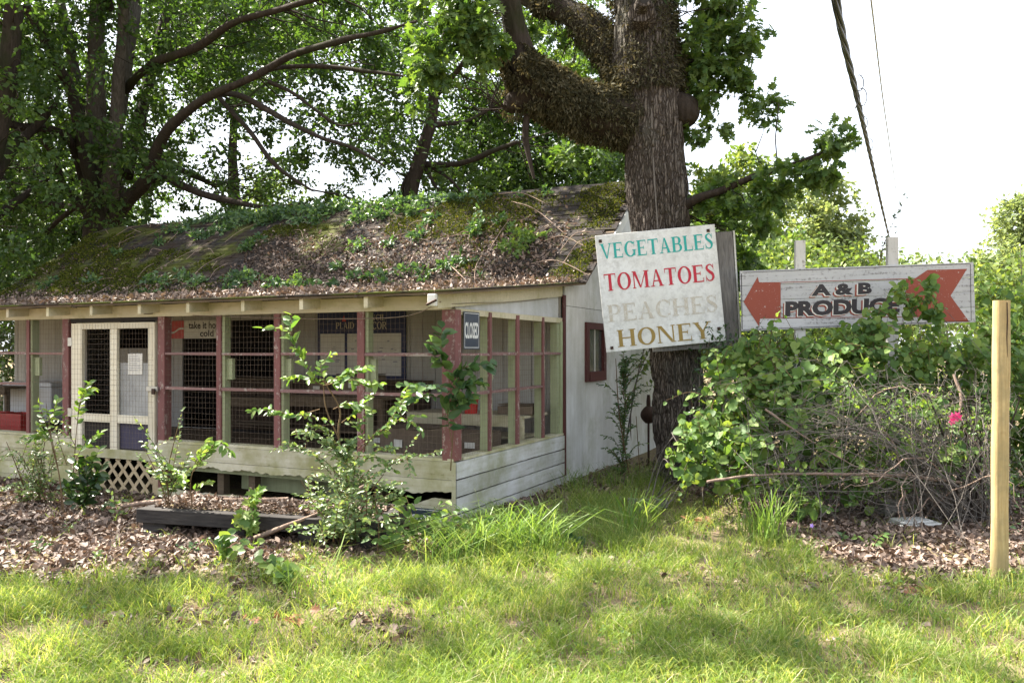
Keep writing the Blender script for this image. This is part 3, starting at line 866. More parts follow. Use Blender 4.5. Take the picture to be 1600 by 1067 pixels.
# serif capitals drawn from strokes
def _q(p0, p1, w0, w1=None, horiz=True):
    w1 = w0 if w1 is None else w1
    (x0, y0), (x1, y1) = p0, p1
    if horiz:   # width measured along x
        return [(x0 - w0 / 2, y0), (x0 + w0 / 2, y0), (x1 + w1 / 2, y1), (x1 - w1 / 2, y1)]
    return [(x0, y0 - w0 / 2), (x1, y1 - w1 / 2), (x1, y1 + w1 / 2), (x0, y0 + w0 / 2)]
TK, TN, SF = 0.195, 0.07, 0.05
def stem(x, y0=0.0, y1=1.0, s0=True, s1=True, w=TK):
    r = [_q((x, y0), (x, y1), w)]
    if s0: r.append(_q((x - w / 2 - 0.075, y0 + SF / 2), (x + w / 2 + 0.075, y0 + SF / 2), SF, horiz=False))
    if s1: r.append(_q((x - w / 2 - 0.075, y1 - SF / 2), (x + w / 2 + 0.075, y1 - SF / 2), SF, horiz=False))
    return r
def hbar(x0, x1, y, w=TN): return [_q((x0, y), (x1, y), w, horiz=False)]
def arc(cx, cy, rx, ry, a0, a1, t=TK, n=22, tn=TN):
    a = np.radians(np.linspace(a0, a1, n)); r = []
    o_ = np.c_[cx + rx * np.cos(a), cy + ry * np.sin(a)]; i_ = np.c_[cx + (rx - t) * np.cos(a), cy + (ry - tn) * np.sin(a)]
    for k_ in range(n - 1):
        r.append([tuple(o_[k_]), tuple(o_[k_ + 1]), tuple(i_[k_ + 1]), tuple(i_[k_])])
    return r
def spine(P, W):
    P = smooth_path(np.c_[np.array(P, float), np.array(W, float)], 6)
    T = norm(np.gradient(P[:, :2], axis=0)); Nn = np.c_[-T[:, 1], T[:, 0]]
    A_, B_ = P[:, :2] + Nn * P[:, 2:3] / 2, P[:, :2] - Nn * P[:, 2:3] / 2
    return [[tuple(A_[k_]), tuple(A_[k_ + 1]), tuple(B_[k_ + 1]), tuple(B_[k_])] for k_ in range(len(P) - 1)]
def tri_end(x, y, d, up): return [_q((x, y), (x, y + up), 0.045, 0.03)]
GL = {
 'V': (0.98, [_q((0.16, 1), (0.50, 0), TK, 0.10), _q((0.80, 1), (0.50, 0), TN, 0.07)] + hbar(0.0, 0.34, 1 - SF / 2, SF) + hbar(0.66, 0.95, 1 - SF / 2, SF)),
 'E': (0.86, stem(0.19) + hbar(0.19, 0.72, 0.97) + hbar(0.19, 0.55, 0.51) + hbar(0.19, 0.75, 0.03) + tri_end(0.71, 0.97, 0, -0.2) + tri_end(0.745, 0.03, 0, 0.22) + [_q((0.55, 0.40), (0.55, 0.62), 0.04)]),
 'G': (1.0, arc(0.50, 0.5, 0.45, 0.52, 42, 318) + [_q((0.82, 0.66), (0.83, 0.99), 0.03, 0.045)] + stem(0.80, 0.06, 0.44, False, True, 0.15)),
 'T': (0.88, stem(0.43, 0, 1, True, False) + hbar(0.04, 0.82, 0.97) + tri_end(0.06, 0.97, 0, -0.24) + tri_end(0.80, 0.97, 0, -0.24)),
 'A': (0.98, [_q((0.17, 0), (0.45, 1), TN, 0.05), _q((0.76, 0), (0.46, 1), TK, 0.12)] + hbar(0.26, 0.66, 0.33, TN) + hbar(0.02, 0.31, SF / 2, SF) + hbar(0.60, 0.93, SF / 2, SF)),
 'B': (0.90, stem(0.19) + hbar(0.19, 0.5, 0.97) + hbar(0.19, 0.52, 0.52) + hbar(0.19, 0.5, 0.03) + arc(0.47, 0.745, 0.28, 0.255, -90, 90) + arc(0.48, 0.275, 0.34, 0.275, -90, 90)),
 'L': (0.82, stem(0.19) + hbar(0.19, 0.72, 0.03) + tri_end(0.715, 0.03, 0, 0.26)),
 'S': (0.74, spine([(0.56, 0.80), (0.45, 0.95), (0.32, 0.97), (0.17, 0.87), (0.17, 0.71), (0.32, 0.56), (0.48, 0.44), (0.55, 0.26), (0.46, 0.08), (0.31, 0.03), (0.18, 0.08), (0.10, 0.22)], [0.04, 0.06, 0.07, 0.13, 0.16, 0.18, 0.18, 0.16, 0.11, 0.07, 0.06, 0.04]) + [_q((0.58, 0.68), (0.58, 1.0), 0.035), _q((0.08, 0.0), (0.08, 0.34), 0.035)]),
 'O': (1.02, arc(0.50, 0.5, 0.46, 0.52, 0, 360, n=40)),
 'M': (1.22, stem(0.15, w=0.07) + stem(1.0) + [_q((0.20, 1), (0.57, 0.03), 0.19, 0.10), _q((0.96, 1), (0.57, 0.03), 0.07, 0.06)]),
 'P': (0.84, stem(0.19) + hbar(0.19, 0.48, 0.97) + hbar(0.19, 0.48, 0.45) + arc(0.46, 0.71, 0.32, 0.29, -90, 90)),
 'C': (0.94, arc(0.50, 0.5, 0.45, 0.52, 42, 318) + [_q((0.83, 0.66), (0.84, 0.99), 0.03, 0.045), _q((0.83, 0.06), (0.83, 0.26), 0.03, 0.02)]),
 'H': (1.04, stem(0.19) + stem(0.81) + hbar(0.19, 0.81, 0.51)),
 'N': (1.06, stem(0.15, w=0.07) + stem(0.87, w=0.07) + [_q((0.19, 1), (0.84, 0.0), 0.20, 0.16)]),
 'Y': (0.96, stem(0.47, 0, 0.48, True, False) + [_q((0.15, 1), (0.47, 0.42), TK, TK), _q((0.82, 1), (0.50, 0.44), TN, 0.09)] + hbar(0.0, 0.33, 1 - SF / 2, SF) + hbar(0.68, 0.95, 1 - SF / 2, SF)),
 'I': (0.40, stem(0.19)),
 'D': (0.98, stem(0.19) + hbar(0.19, 0.45, 0.97) + hbar(0.19, 0.45, 0.03) + arc(0.43, 0.5, 0.46, 0.5, -90, 90)),
 'R': (0.94, stem(0.19) + hbar(0.19, 0.48, 0.97) + hbar(0.19, 0.48, 0.49) + arc(0.46, 0.73, 0.31, 0.27, -90, 90) + [_q((0.46, 0.47), (0.80, 0), 0.16, 0.18)]),
}
def put_serif(acc, s, x0, x1, z0, z1, y):
    tot = sum(GL[c_][0] for c_ in s)
    cx_ = 0.0; k_ = 0
    for c_ in s:
        w_, polys = GL[c_]
        for P in polys:
            W = [(x0 + (cx_ + px) / tot * (x1 - x0), y - 0.00006 * (k_ % 40), z0 + pz * (z1 - z0)) for px, pz in P]
            acc.add(W, np.arange(4)[None]); k_ += 1
        cx_ += w_

# ------------------------------------------------------------------ things hanging on and standing in the stand
def inh(name, label, cat, s, t, z, group=None):
    return thing(name, label, cat, B(s, t, z), HROT, group)
def bx(acc, *c, jit=0.0): return acc.box(*c, jit)

# CLOSED sign hung on the side mesh beside the corner post: flat in the plane of the side wall
def closed_sign(label, loc, rz, tilt=0.0, w=0.36, h=0.36):
    t = thing('closed_sign', label, 'sign', loc, rz)
    t.rotation_euler = (tilt, 0, rz)
    a = Acc(); a.box(-w / 2, 0, 0, w / 2, 0.004, h); a.build('plate', M['closed_blue'], t)
    a = Acc()
    for x0, x1, z0, z1 in ((-w / 2 + .012, w / 2 - .012, .012, .018), (-w / 2 + .012, w / 2 - .012, h - .018, h - .012), (-w / 2 + .012, -w / 2 + .018, .019, h - .019), (w / 2 - .018, w / 2 - .012, .019, h - .019)):
        a.add([(x0, -.0015, z0), (x1, -.0015, z0), (x1, -.0015, z1), (x0, -.0015, z1)], [[0, 1, 2, 3]])
    a.build('border', M['print_white'], t)
    a = Acc(); put_text(a, 'CLOSED', -w * 0.44, w * 0.44, h * 0.28, h * 0.72, -0.0016, 0.028); a.build('lettering', M['print_white'], t)
    return t
SROT = math.atan2(AX, AY)     # local x runs back along the side wall
closed_sign('dark blue CLOSED sign hung on the side mesh beside the corner post', B(-0.018, 0.31, 1.66), SROT, 0.0, 0.32, 0.36)
closed_sign('weathered CLOSED sign fallen on the ground at the corner of the stand', B(0.26, -0.10, -0.06), HROT + 0.05, -0.12, 0.38, 0.22)

def wall_sign_loc(s, z, t=WT - 0.02): return B(s, t, z)
t = thing('drink_sign', 'red and white sign reading take it home cold on the back wall', 'sign', wall_sign_loc(6.05, 1.83), HROT)
a = Acc(); a.box(-0.62, -0.01, 0, 0.55, 0.0, 0.28); a.build('board', M['sign_white'], t)
a = Acc(); a.box(-0.62, -0.014, 0.0, -0.32, -0.0105, 0.28); a.build('red_panel', M['sign_red'], t)
a = Acc(); P = smooth_path([(-0.62, -0.0155, 0.09), (-0.52, -0.0155, 0.10), (-0.42, -0.0155, 0.15), (-0.32, -0.0155, 0.155)], 6)
n = len(P); W = np.r_[P + (0, 0, 0.014), P - (0, 0, 0.014)]; q = np.arange(n - 1)
a.add(W, np.stack([q + n, q + n + 1, q + 1, q], -1)); a.build('white_wave', M['print_white'], t)
a = Acc(); put_text(a, 'take it home', -0.22, 0.53, 0.15, 0.26, -0.0115, 0.02); put_text(a, 'cold', 0.02, 0.30, 0.03, 0.13, -0.0115, 0.02)
a.build('lettering', M['ink'], t)

t = thing('display_poster', 'navy pattern poster with white picture panels on the back wall', 'poster', wall_sign_loc(3.02, 1.18), HROT)
a = Acc(); a.box(-0.74, -0.012, 0, 0.74, 0, 1.02); a.build('board', M['navy'], t)
for x0, x1 in ((-0.69, -0.27), (-0.22, 0.17), (0.22, 0.67)):
    a = Acc(); a.box(x0, -0.016, 0.12, x1, -0.0125, 0.70); pnl = a.build('picture_panel', M['paper'], t)
    a = Acc()
    for _ in range(9):
        cx_, cz_ = random.uniform(x0 + .05, x1 - .09), random.uniform(.18, .64); w_, h_ = random.uniform(.02, .09), random.uniform(.006, .02)
        yy = -0.0168 - 0.0001 * _
        a.add([(cx_, yy, cz_), (cx_ + w_, yy, cz_), (cx_ + w_, yy, cz_ + h_), (cx_, yy, cz_ + h_)], [[0, 1, 2, 3]])
    a.build('print', M['ink_grey'], pnl)
a = Acc(); put_serif(a, 'PLAID', -0.42, -0.10, 0.77, 0.86, -0.0135); put_serif(a, 'STENCIL', -0.02, 0.42, 0.88, 0.96, -0.0135); put_serif(a, 'DECOR', 0.04, 0.44, 0.76, 0.86, -0.0135)
a.build('lettering', M['print_gold'], t)
a = Acc(); a.add([(-0.32, -0.0135, 0.87), (-0.24, -0.0135, 0.87), (-0.28, -0.0135, 0.96)], [[0, 1, 2]]); a.build('emblem', M['sign_red'], t)

t = thing('paper_notice', 'yellowed paper notice behind the wire of the screen door', 'notice', B(4.24, 0.010, 1.37), HROT)
a = Acc(); a.box(-0.12, 0, 0, 0.12, 0.002, 0.24, 0.003); a.build('sheet', M['paper'], t)
a = Acc()
for r_ in range(7):
    z_ = 0.205 - r_ * 0.027; w_ = random.uniform(0.12, 0.19)
    a.add([(-0.095, -0.0035, z_), (-0.095 + w_, -0.0035, z_), (-0.095 + w_, -0.0035, z_ + 0.006), (-0.095, -0.0035, z_ + 0.006)], [[0, 1, 2, 3]])
a.build('print', M['ink_grey'], t)

t = inh('chest_freezer', 'white chest freezer behind the red post left of the door', 'freezer', 9.15, 2.35, 0.447)
a = Acc(); a.box(-0.6, -0.32, 0.04, 0.6, 0.32, 0.60); a.build('cabinet', M['fridge'], t, bevel=0.012)
a = Acc(); a.box(-0.61, -0.33, 0.605, 0.61, 0.33, 0.68); a.build('lid', M['fridge'], t, bevel=0.015)
a = Acc(); a.box(-0.1, -0.36, 0.60, 0.1, -0.331, 0.63); a.build('handle', M['metal'], t, bevel=0.004)
a = Acc(); a.box(-0.56, -0.3, 0.0, 0.56, 0.3, 0.038); a.build('base', M['dark'], t)

def crate(s, t_, z, label, rz=0.0):
    t = thing('plastic_crate', label, 'crate', B(s, t_, z), HROT + rz, 'red crates on the porch floor')
    w, d, h = 0.24, 0.17, 0.27
    for nm, c in (('crate_side', (-w, -d, 0.02, w, -d + .012, h)), ('crate_side', (-w, d - .012, 0.02, w, d, h)), ('crate_end', (-w, -d + .0125, 0.02, -w + .012, d - .0125, h)), ('crate_end', (w - .012, -d + .0125, 0.02, w, d - .0125, h)), ('crate_floor', (-w, -d, 0, w, d, 0.018))):
        a = Acc(); a.box(*c); a.build(nm, M['crate'], t)
    a = Acc()
    for z_ in (0.08, 0.15, 0.22): a.box(-w - .006, -d - .006, z_, w + .006, -d - .001, z_ + .018)
    a.build('rib', M['crate'], t)
crate(8.05, 1.2, 0.447, 'red plastic crate standing nearest the red post on the porch')
crate(8.65, 1.15, 0.447, 'red plastic crate in the middle of the porch floor row', 0.1)
crate(9.25, 1.3, 0.447, 'red plastic crate at the far end of the porch floor row', -0.05)

def table(s, t_, L, D, h, label, mat='inside', shelf=True):
    t = inh('display_table', label, 'table', s, t_, 0.447)
    for k_ in range(3):
        a = Acc(); a.box(-L / 2, -D / 2 + k_ * D / 3 + .002, h - .03, L / 2, -D / 2 + (k_ + 1) * D / 3 - .002, h, 0.003); a.build('table_plank', M[mat], t)
    for sx in (-1, 1):
        for sy in (-1, 1):
            a = Acc(); a.box(sx * (L / 2 - .06) - .03, sy * (D / 2 - .05) - .03, 0, sx * (L / 2 - .06) + .03, sy * (D / 2 - .05) + .03, h - .031); a.build('leg', M[mat], t)
    a = Acc(); a.box(-L / 2 + .02, -D / 2 - .02, h - .13, L / 2 - .02, -D / 2 - .001, h - .001); a.build('apron', M[mat], t)
    if shelf:
        a = Acc(); a.box(-L / 2 + .1, -D / 2 + .08, 0.16, L / 2 - .1, D / 2 - .08, 0.185); a.build('shelf', M[mat], t)
    return t
table(0.95, 2.25, 1.6, 0.7, 0.44, 'cream display table behind the side mesh', 'cream')
table(2.75, 2.0, 1.7, 0.75, 0.62, 'brown plank table under the navy poster')
table(4.35, 2.3, 1.0, 0.6, 0.55, 'brown plank table left of the navy poster')
table(9.6, 1.9, 1.2, 0.6, 0.62, 'brown plank table at the far left end of the porch')
t = inh('darkening_cabinet', 'dark brown cabinet added to darken the porch along the back wall under the navy poster', 'cabinet', 3.6, 2.56, 0.447)  # added dark bulk that deepens the gloom under the tables
a = Acc(); a.box(-1.72, -0.12, 0.05, 1.72, 0.14, 0.76, 0.004); a.build('carcass', M['cab'], t, bevel=0.005)
a = Acc(); a.box(-1.76, -0.16, 0.765, 1.76, 0.15, 0.80, 0.004); a.build('cabinet_top', M['inside'], t, bevel=0.005)
for k_ in range(5):
    a = Acc(); a.box(-1.68 + k_ * 0.68, -0.137, 0.09, -1.04 + k_ * 0.68, -0.122, 0.73, 0.003); d_ = a.build('cabinet_door', M['cab'], t, bevel=0.004)
    a = Acc(); a.box(-1.10 + k_ * 0.68, -0.155, 0.40, -1.08 + k_ * 0.68, -0.139, 0.50); a.build('handle', M['iron'], d_)
a = Acc(); a.box(-1.70, -0.09, 0.0, 1.70, 0.13, 0.048); a.build('plinth', M['dark'], t)
def carton(s, t_, z, w, d, h, label, rz=0.0, mat='card'):
    t = thing('carton', label, 'box', B(s, t_, z), HROT + rz)
    a = Acc(); a.box(-w / 2, -d / 2, 0, w / 2, d / 2, h, 0.008); a.build('body', M[mat], t, bevel=0.006)
    a = Acc(); a.box(-w / 2, -d / 2, h + .009, -0.004, d / 2, h + .016, 0.005); a.box(0.004, -d / 2, h + .009, w / 2, d / 2, h + .016, 0.005); a.build('flap', M[mat], t)
    a = Acc(); a.box(-0.07, -d / 2 - .018, h * 0.4, 0.05, -d / 2 - .0095, h * 0.65); a.build('printed_label', M['paper'], t)
carton(0.62, 1.6, 0.447, 0.5, 0.4, 0.26, 'brown carton on the porch floor close behind the corner post', 0.2)
carton(1.15, 1.15, 0.447, 0.62, 0.5, 0.34, 'large sagging brown carton left of the corner post', -0.2)
carton(1.9, 1.7, 0.447, 0.55, 0.45, 0.24, 'low brown carton before the plank table', 0.1)
carton(0.35, 2.25, 0.89, 0.45, 0.35, 0.10, 'flat carton lying on the cream display table', 0.0)
carton(2.5, 2.0, 1.07, 0.5, 0.4, 0.26, 'brown carton on the plank table under the navy poster', 0.15)
carton(3.1, 2.05, 1.07, 0.36, 0.3, 0.17, 'small brown carton on the plank table left of the larger carton', -0.1)
t = thing('red_bucket', 'small red bucket on the cream display table behind the corner post', 'bucket', B(0.9, 2.0, 0.888), 0)
a = Acc(); a.tube([(0, 0, 0), (0, 0, .08), (0, 0, .17)], [0.075, 0.085, 0.095], 16); a.build('pail', M['crate'], t)
a = Acc(); a.tube([(0, 0, .165), (0, 0, .178)], [0.1, 0.1], 16); a.build('rim', M['crate'], t)

# ------------------------------------------------------------------ timber planter bed before the stand
FRp, FLp = np.array((-1.125, 6.85)), np.array((-3.39, 7.45))
PL = float(np.linalg.norm(FRp - FLp)); pr = math.atan2(FRp[1] - FLp[1], FRp[0] - FLp[0])
planter = thing('raised_planter', 'long dark timber planter bed raised on blocks before the stand', 'planter', (FLp[0], FLp[1], 0), pr)
def pb(name, *c, mat='tie', jit=0.006, bev=0.006):
    a = Acc(); a.box(*c, jit); return a.build(name, M[mat], planter, bevel=bev)
pb('front_timber', 0, 0, 0.10, PL, 0.13, 0.225)
pb('back_timber', 0, 0.66, 0.10, PL, 0.79, 0.225)
pb('end_timber', 0.0, 0.14, 0.10, 0.13, 0.65, 0.224)
pb('end_timber', PL - 0.13, 0.14, 0.10, PL, 0.65, 0.224)
for x_ in (0.04, PL * 0.36, PL * 0.68, PL - 0.30):
    pb('foot_block', x_, 0.04, -0.05, x_ + 0.24, 0.74, 0.098)
nx, ny = 40, 14
X_, Y_ = np.meshgrid(np.linspace(0.12, PL - 0.12, nx), np.linspace(0.12, 0.67, ny), indexing='ij')
Z_ = 0.17 + 0.09 * fnoise(np.c_[X_.ravel(), Y_.ravel()], 3, 31) * 1.0
a = Acc(); i, j = np.meshgrid(np.arange(nx - 1), np.arange(ny - 1), indexing='ij')
a.add(np.c_[X_.ravel(), Y_.ravel(), Z_], np.stack([i * ny + j, (i + 1) * ny + j, (i + 1) * ny + j + 1, i * ny + j + 1], -1).reshape(-1, 4), True)
a.build('soil_fill', M['soil'], planter)
def P2W(x, y, z):   # planter to world
    c_, s_ = math.cos(pr), math.sin(pr)
    return np.array((FLp[0] + c_ * x - s_ * y, FLp[1] + s_ * x + c_ * y, z))

def branch(label, P, R, mat='branch_dead', name='fallen_branch', seg=8, bark=0.006, twigs=0):
    P = np.asarray(P, float)
    P4 = smooth_path(np.c_[P, np.broadcast_to(R, len(P))], 7)
    Q = P4[:, :3] + (fnoise(P4[:, :3], 6, 77)[:, None] - 0.5) * 0.02
    a = Acc(); a.tube(Q, P4[:, 3], seg, bark=bark, bscale=20)
    o = a.build(name, M[mat])
    tag(o, label, 'branch')
    return o
branch('thin fallen branch leaning from the planter down to the leaf litter', [gnd(388, 848) + (0, 0, .02), at(450, 820, 6.98), at(520, 795, 7.15)], [0.016, 0.02, 0.022])
branch('grey fallen branch lying along the back of the planter', [at(190, 790, 8.0), at(245, 783, 7.95), at(330, 782, 7.85), at(450, 780, 7.7)], [0.012, 0.025, 0.03, 0.02])
branch('dark dead branch propped against the broken skirting', [P2W(1.2, .3, .2), P2W(1.7, .6, .30), P2W(1.95, .76, .42)], [0.018, 0.022, 0.016])
branch('short upright dead stick in the planter soil', [P2W(1.03, .2, .15), P2W(1.035, .2, .42)], [0.013, 0.011])

# ------------------------------------------------------------------ signs on the right
SY = 9.98
vs_ = thing('price_sign', 'white sign listing vegetables, tomatoes, peaches and honey nailed to the trunk', 'sign', at(1032, 450.5, SY))
vs_.rotation_euler = (0, math.radians(-5.6), 0)
u_ = SY / F
vw, vh = 188 * u_ / 2, 183 * u_ / 2
a = Acc(); a.box(-vw, 0, -vh, vw, 0.012, vh); a.build('board', M['enamel'], vs_, bevel=0.003)
def vz(c, h): return (vh - (c + h) * 2 * vh, vh - c * 2 * vh)
for s, mt, x0, x1, c0, h0 in (('VEGETABLES', 'ink_teal', -0.94, 0.96, 0.075, 0.13), ('TOMATOES', 'ink_crimson', -0.93, 0.94, 0.335, 0.145), ('PEACHES', 'ink_peach', -0.92, 0.94, 0.60, 0.145), ('HONEY', 'ink_honey', -0.80, 0.78, 0.82, 0.145)):
    a = Acc(); z0, z1 = vz(c0, h0)
    put_serif(a, s, x0 * vw, x1 * vw, z0, z1, -0.0025)
    o = a.build('lettering', M[mt], vs_); o['label'] = {'V': 'teal VEGETABLES line', 'T': 'red TOMATOES line', 'P': 'faded peach PEACHES line', 'H': 'brown HONEY line'}[s[0]]
for x_, z_ in ((-0.92, 0.90), (0.88, 0.90), (-0.90, -0.93), (0.90, -0.78)):
    a = Acc(); a.box(x_ * vw - .018, -0.012, z_ * vh - .018, x_ * vw + .018, -0.001, z_ * vh + .018); a.build('nail_plate', M['iron'], vs_)
gb = thing('backing_board', 'weathered grey board on the trunk behind the white price sign', 'board', at(1095, 455, SY + 0.05))
gb.rotation_euler = (0, math.radians(-3.5), 0)
for k_, (x0, x1) in enumerate(((-0.62, -0.32), (-0.315, 0.03), (0.035, 0.43))):
    a = Acc(); a.box(x0, 0, -0.70, x1, 0.04, 0.70, 0.004); a.build('plank', M['grey_wood'], gb, bevel=0.004)
a = Acc(); a.box(0.434, -0.004, -0.71, 0.455, 0.044, 0.71); a.build('edge_strip', M['metal'], gb)

AYd = 9.75
ab = thing('arrow_sign', 'long white A & B PRODUCE board with red arrow on two posts', 'sign', at(1340, 463.5, AYd))
ab.rotation_euler = (0, math.radians(-2.15), 0)
u_ = AYd / F
aw, ah = 366 * u_ / 2, 94 * u_ / 2
zr = math.radians(2.15)
def zl(x, y):     # enlarged picture of the board to board plane
    px, py = 1140 + x * 0.2875, 340 + y * 0.2875
    X, Z = (px - 1340) * u_, (463.5 - py) * u_
    return (X * math.cos(zr) + Z * math.sin(zr), -X * math.sin(zr) + Z * math.cos(zr))
hh = 2 * ah / 4
for k_ in range(4):
    a = Acc(); a.box(-aw + random.uniform(0, .008), 0, -ah + k_ * hh + .0015, aw - random.uniform(0, .008), 0.024, -ah + (k_ + 1) * hh - .0015, 0.0015)
    o = a.build('sign_plank', M['sign_wood'], ab, bevel=0.003)
def flat(acc, pts, y):
    acc.add([(zl(*p)[0], y, zl(*p)[1]) for p in pts], np.arange(len(pts))[None, ::-1])
YF = -0.0035
a = Acc(); flat(a, [(75, 458), (152, 322), (160, 352), (277, 351), (277, 547), (165, 549), (160, 592)], YF); a.build('arrow_head', M['sign_ink_red'], ab)
a = Acc(); flat(a, [(957, 331), (1010, 329), (1075, 285), (1290, 279), (1200, 425), (1302, 566), (1130, 567), (1060, 541), (960, 541)], YF); a.build('arrow_tail', M['sign_ink_red'], ab)
a = Acc()
flat(a, [(277, 351), (956, 331), (956, 334.5), (277, 354.5)], YF); flat(a, [(278, 543.5), (959, 537.5), (959, 541), (278, 547)], YF)
a.build('arrow_outline', M['sign_ink_red'], ab)
a = Acc(); flat(a, [(62, 305), (66, 305), (70, 610), (66, 610)], YF); flat(a, [(1306, 252), (1309, 252), (1314, 560), (1311, 560)], YF); flat(a, [(70, 297), (1305, 250), (1305, 253), (70, 300)], YF)
flat(a, [(72, 608), (1308, 560), (1308, 563), (72, 611)], YF)
a.build('border_line', M['sign_ink_black'], ab)
def ztext(s, x0, x1, y0, y1, mt, y, dx=0, dz=0, off=0.04):
    a = Acc()
    (X0, Z0), (X1, Z1) = zl(x0 + dx, y1 + dz), zl(x1 + dx, y0 + dz)
    Zc = 0.5 * (zl(x0, y1)[1] + zl(x1, y1)[1]); Zt = 0.5 * (zl(x0, y0)[1] + zl(x1, y0)[1])
    d_ = -dz * 0.2875 * u_
    put_text(a, s, X0, X1, Zc + d_, Zt + d_, y, off, 0.06)
    o = a.build('lettering', M[mt], ab); o['label'] = ('red shadow' if 'red' in mt else 'black') + ' lettering'
ztext('A & B', 442, 770, 358, 422, 'sign_ink_red', YF, -13, 9, 0.075)
ztext('PRODUCE', 300, 920, 444, 528, 'sign_ink_red', YF, -11, 9, 0.075)
ztext('A & B', 442, 770, 358, 422, 'paper', YF - .0006, -6, 4, 0.06)
ztext('PRODUCE', 300, 920, 444, 528, 'paper', YF - .0006, -5, 4, 0.06)
ztext('A & B', 442, 770, 358, 422, 'sign_ink_black', YF - .0012, 0, 0, 0.055)
ztext('PRODUCE', 300, 920, 444, 528, 'sign_ink_black', YF - .0012, 0, 0, 0.055)
for px, ty, lean in ((1250, 376, 0.01), (1394, 371, 0.0)):
    top = at(px, ty, AYd + 0.06); 
    a = Acc(); w_ = 8 * u_
    a.box(top[0] - w_, top[1] - 0.03, -0.2, top[0] + w_, top[1] + 0.04, top[2], 0.004)
    V = a.V[0]; V -= np.array(ab.location)
    c_, s_ = math.cos(zr), math.sin(zr)
    X, Z = V[:, 0].copy(), V[:, 2].copy()
    V[:, 0], V[:, 2] = X * c_ + Z * s_, -X * s_ + Z * c_     # upright although the board leans
    a.build('sign_post', M['post_white'], ab, bevel=0.004)

yp = gnd(1561, 912)
t = thing('boundary_post', 'new yellow pine post standing alone at the edge of the lawn', 'post', (yp[0], yp[1], 0))
a = Acc(); zz = np.linspace(-0.1, 2.0, 22)
a.tube(np.c_[0.018 * (zz / 2) + 0.002 * np.sin(zz * 5), 0 * zz, zz], 0.056 + 0.0015 * np.sin(zz * 9), 14, bark=0.0015, bscale=24)
V = a.V[0]; V[:, 1] = np.clip(V[:, 1], -0.043, 0.043); V[:, 0] = np.clip(V[:, 0], -0.054, 0.054 + 0.018)
a.build('shaft', M['new_post'], t)
a = Acc(); Q = np.array([(0.030, -0.0445, 1.985), (0.033, -0.0447, 1.86), (0.029, -0.0447, 1.74), (0.034, -0.0445, 1.60)]); w_ = np.array((.004, .005, .004, .001))
a.add(np.r_[Q - np.c_[w_, 0 * w_, 0 * w_], Q + np.c_[w_, 0 * w_, 0 * w_]], np.array([(i_ + 1, i_ + 5, i_ + 4, i_) for i_ in range(3)])); a.build('split', M['iron'], t)
# the weathered board and slabs by the tree
def slabthing(name, label, cat, px, py, Y, w, d, h, rz, mat, jit=0.01, ch='slab'):
    c_ = at(px, py, Y); t = thing(name, label, cat, (c_[0], c_[1], c_[2]), rz)
    a = Acc(); a.box(-w / 2, -d / 2, 0, w / 2, d / 2, h, jit); a.build(ch, M[mat], t, bevel=0.008)
    return t
slabthing('plank', 'weathered grey plank lying in the grass at the foot of the oak', 'plank', 1012, 792, 8.7, 0.42, 0.14, 0.09, -0.15, 'grey_wood', ch='board')
t = slabthing('broken_slab', 'pale broken slab lying in the leaves under the brambles', 'slab', 1430, 822, 7.75, 0.42, 0.22, 0.035, 0.15, 'pale_stone')
a = Acc(); a.box(-0.18, -0.07, 0.037, 0.14, 0.12, 0.06, 0.01); a.build('slab_layer', M['pale_stone'], t, bevel=0.006)
t = slabthing('concrete_block', 'grey concrete blocks stacked in the shade under the brambles', 'block', 1393, 812, 8.25, 0.24, 0.2, 0.10, 0.2, 'stone')
t2 = slabthing('concrete_block', 'upper grey concrete block resting on the lower one under the brambles', 'block', 1392, 796, 8.25, 0.20, 0.18, 0.09, -0.1, 'stone')
t['label'] = 'lower grey concrete block under the brambles beside the pale slab'
# garden lantern stake by the side wall
g0 = B(-0.55, 4.6, 0)
t = thing('lantern_stake', 'dark metal garden lantern stake by the side wall', 'lantern', g0)
a = Acc(); a.tube([(0, 0, -.05), (0, 0, 0.62)], 0.016, 8); a.build('stake', M['iron'], t)
a = Acc(); zz = np.linspace(0, 0.24, 9); a.tube(np.c_[0 * zz, 0 * zz, 0.62 + zz], 0.105 * np.sin(np.linspace(0.25, 2.95, 9)) ** 0.8 + 0.01, 14); a.build('lantern_body', M['iron'], t)
a = Acc(); a.tube([(0, 0, 0.86), (0, 0, 0.93), (0, 0, 1.02)], [0.03, 0.03, 0.02], 8); a.build('finial', M['iron'], t)

# ------------------------------------------------------------------ overhead cables
t = thing('utility_cable', 'thick black bundle of utility cables sagging away over the sign', 'cable', at(1306, 0, 7))
o0 = np.array(t.location)
pts = [at(1278, -180, 5.6), at(1306, 0, 7.0), at(1322, 80, 8.6), at(1341, 160, 11), at(1358, 235, 15), at(1376, 315, 21), at(1392, 385, 30), at(1400, 430, 42)]
P = smooth_path(np.array(pts) - o0, 8)
for k_ in range(4):
    ph = k_ * 1.57
    n = len(P); sarr = np.r_[0, np.cumsum(np.linalg.norm(np.diff(P, axis=0), axis=1))]
    off = 0.024 * np.c_[np.cos(ph + sarr * 2.0), 0 * sarr, np.sin(ph + sarr * 2.0)]
    a = Acc(); a.tube(P + off, 0.017, 6); a.build('strand', M['black_cable'], t)
a = Acc()
for px, py, Y, r in ((1345, 130, 9.8, 0.05), (1349, 152, 10.6, 0.06), (1352, 192, 12.6, 0.05), (1360, 226, 14.5, 0.06)):
    c_ = at(px, py, Y) - o0; th = np.linspace(-1.9, 1.9, 10)
    a.tube(np.c_[c_[0] + r * 1.1 * np.cos(th) - 0.02, 0 * th + c_[1], c_[2] + r * 1.9 * np.sin(th)], 0.006, 5)
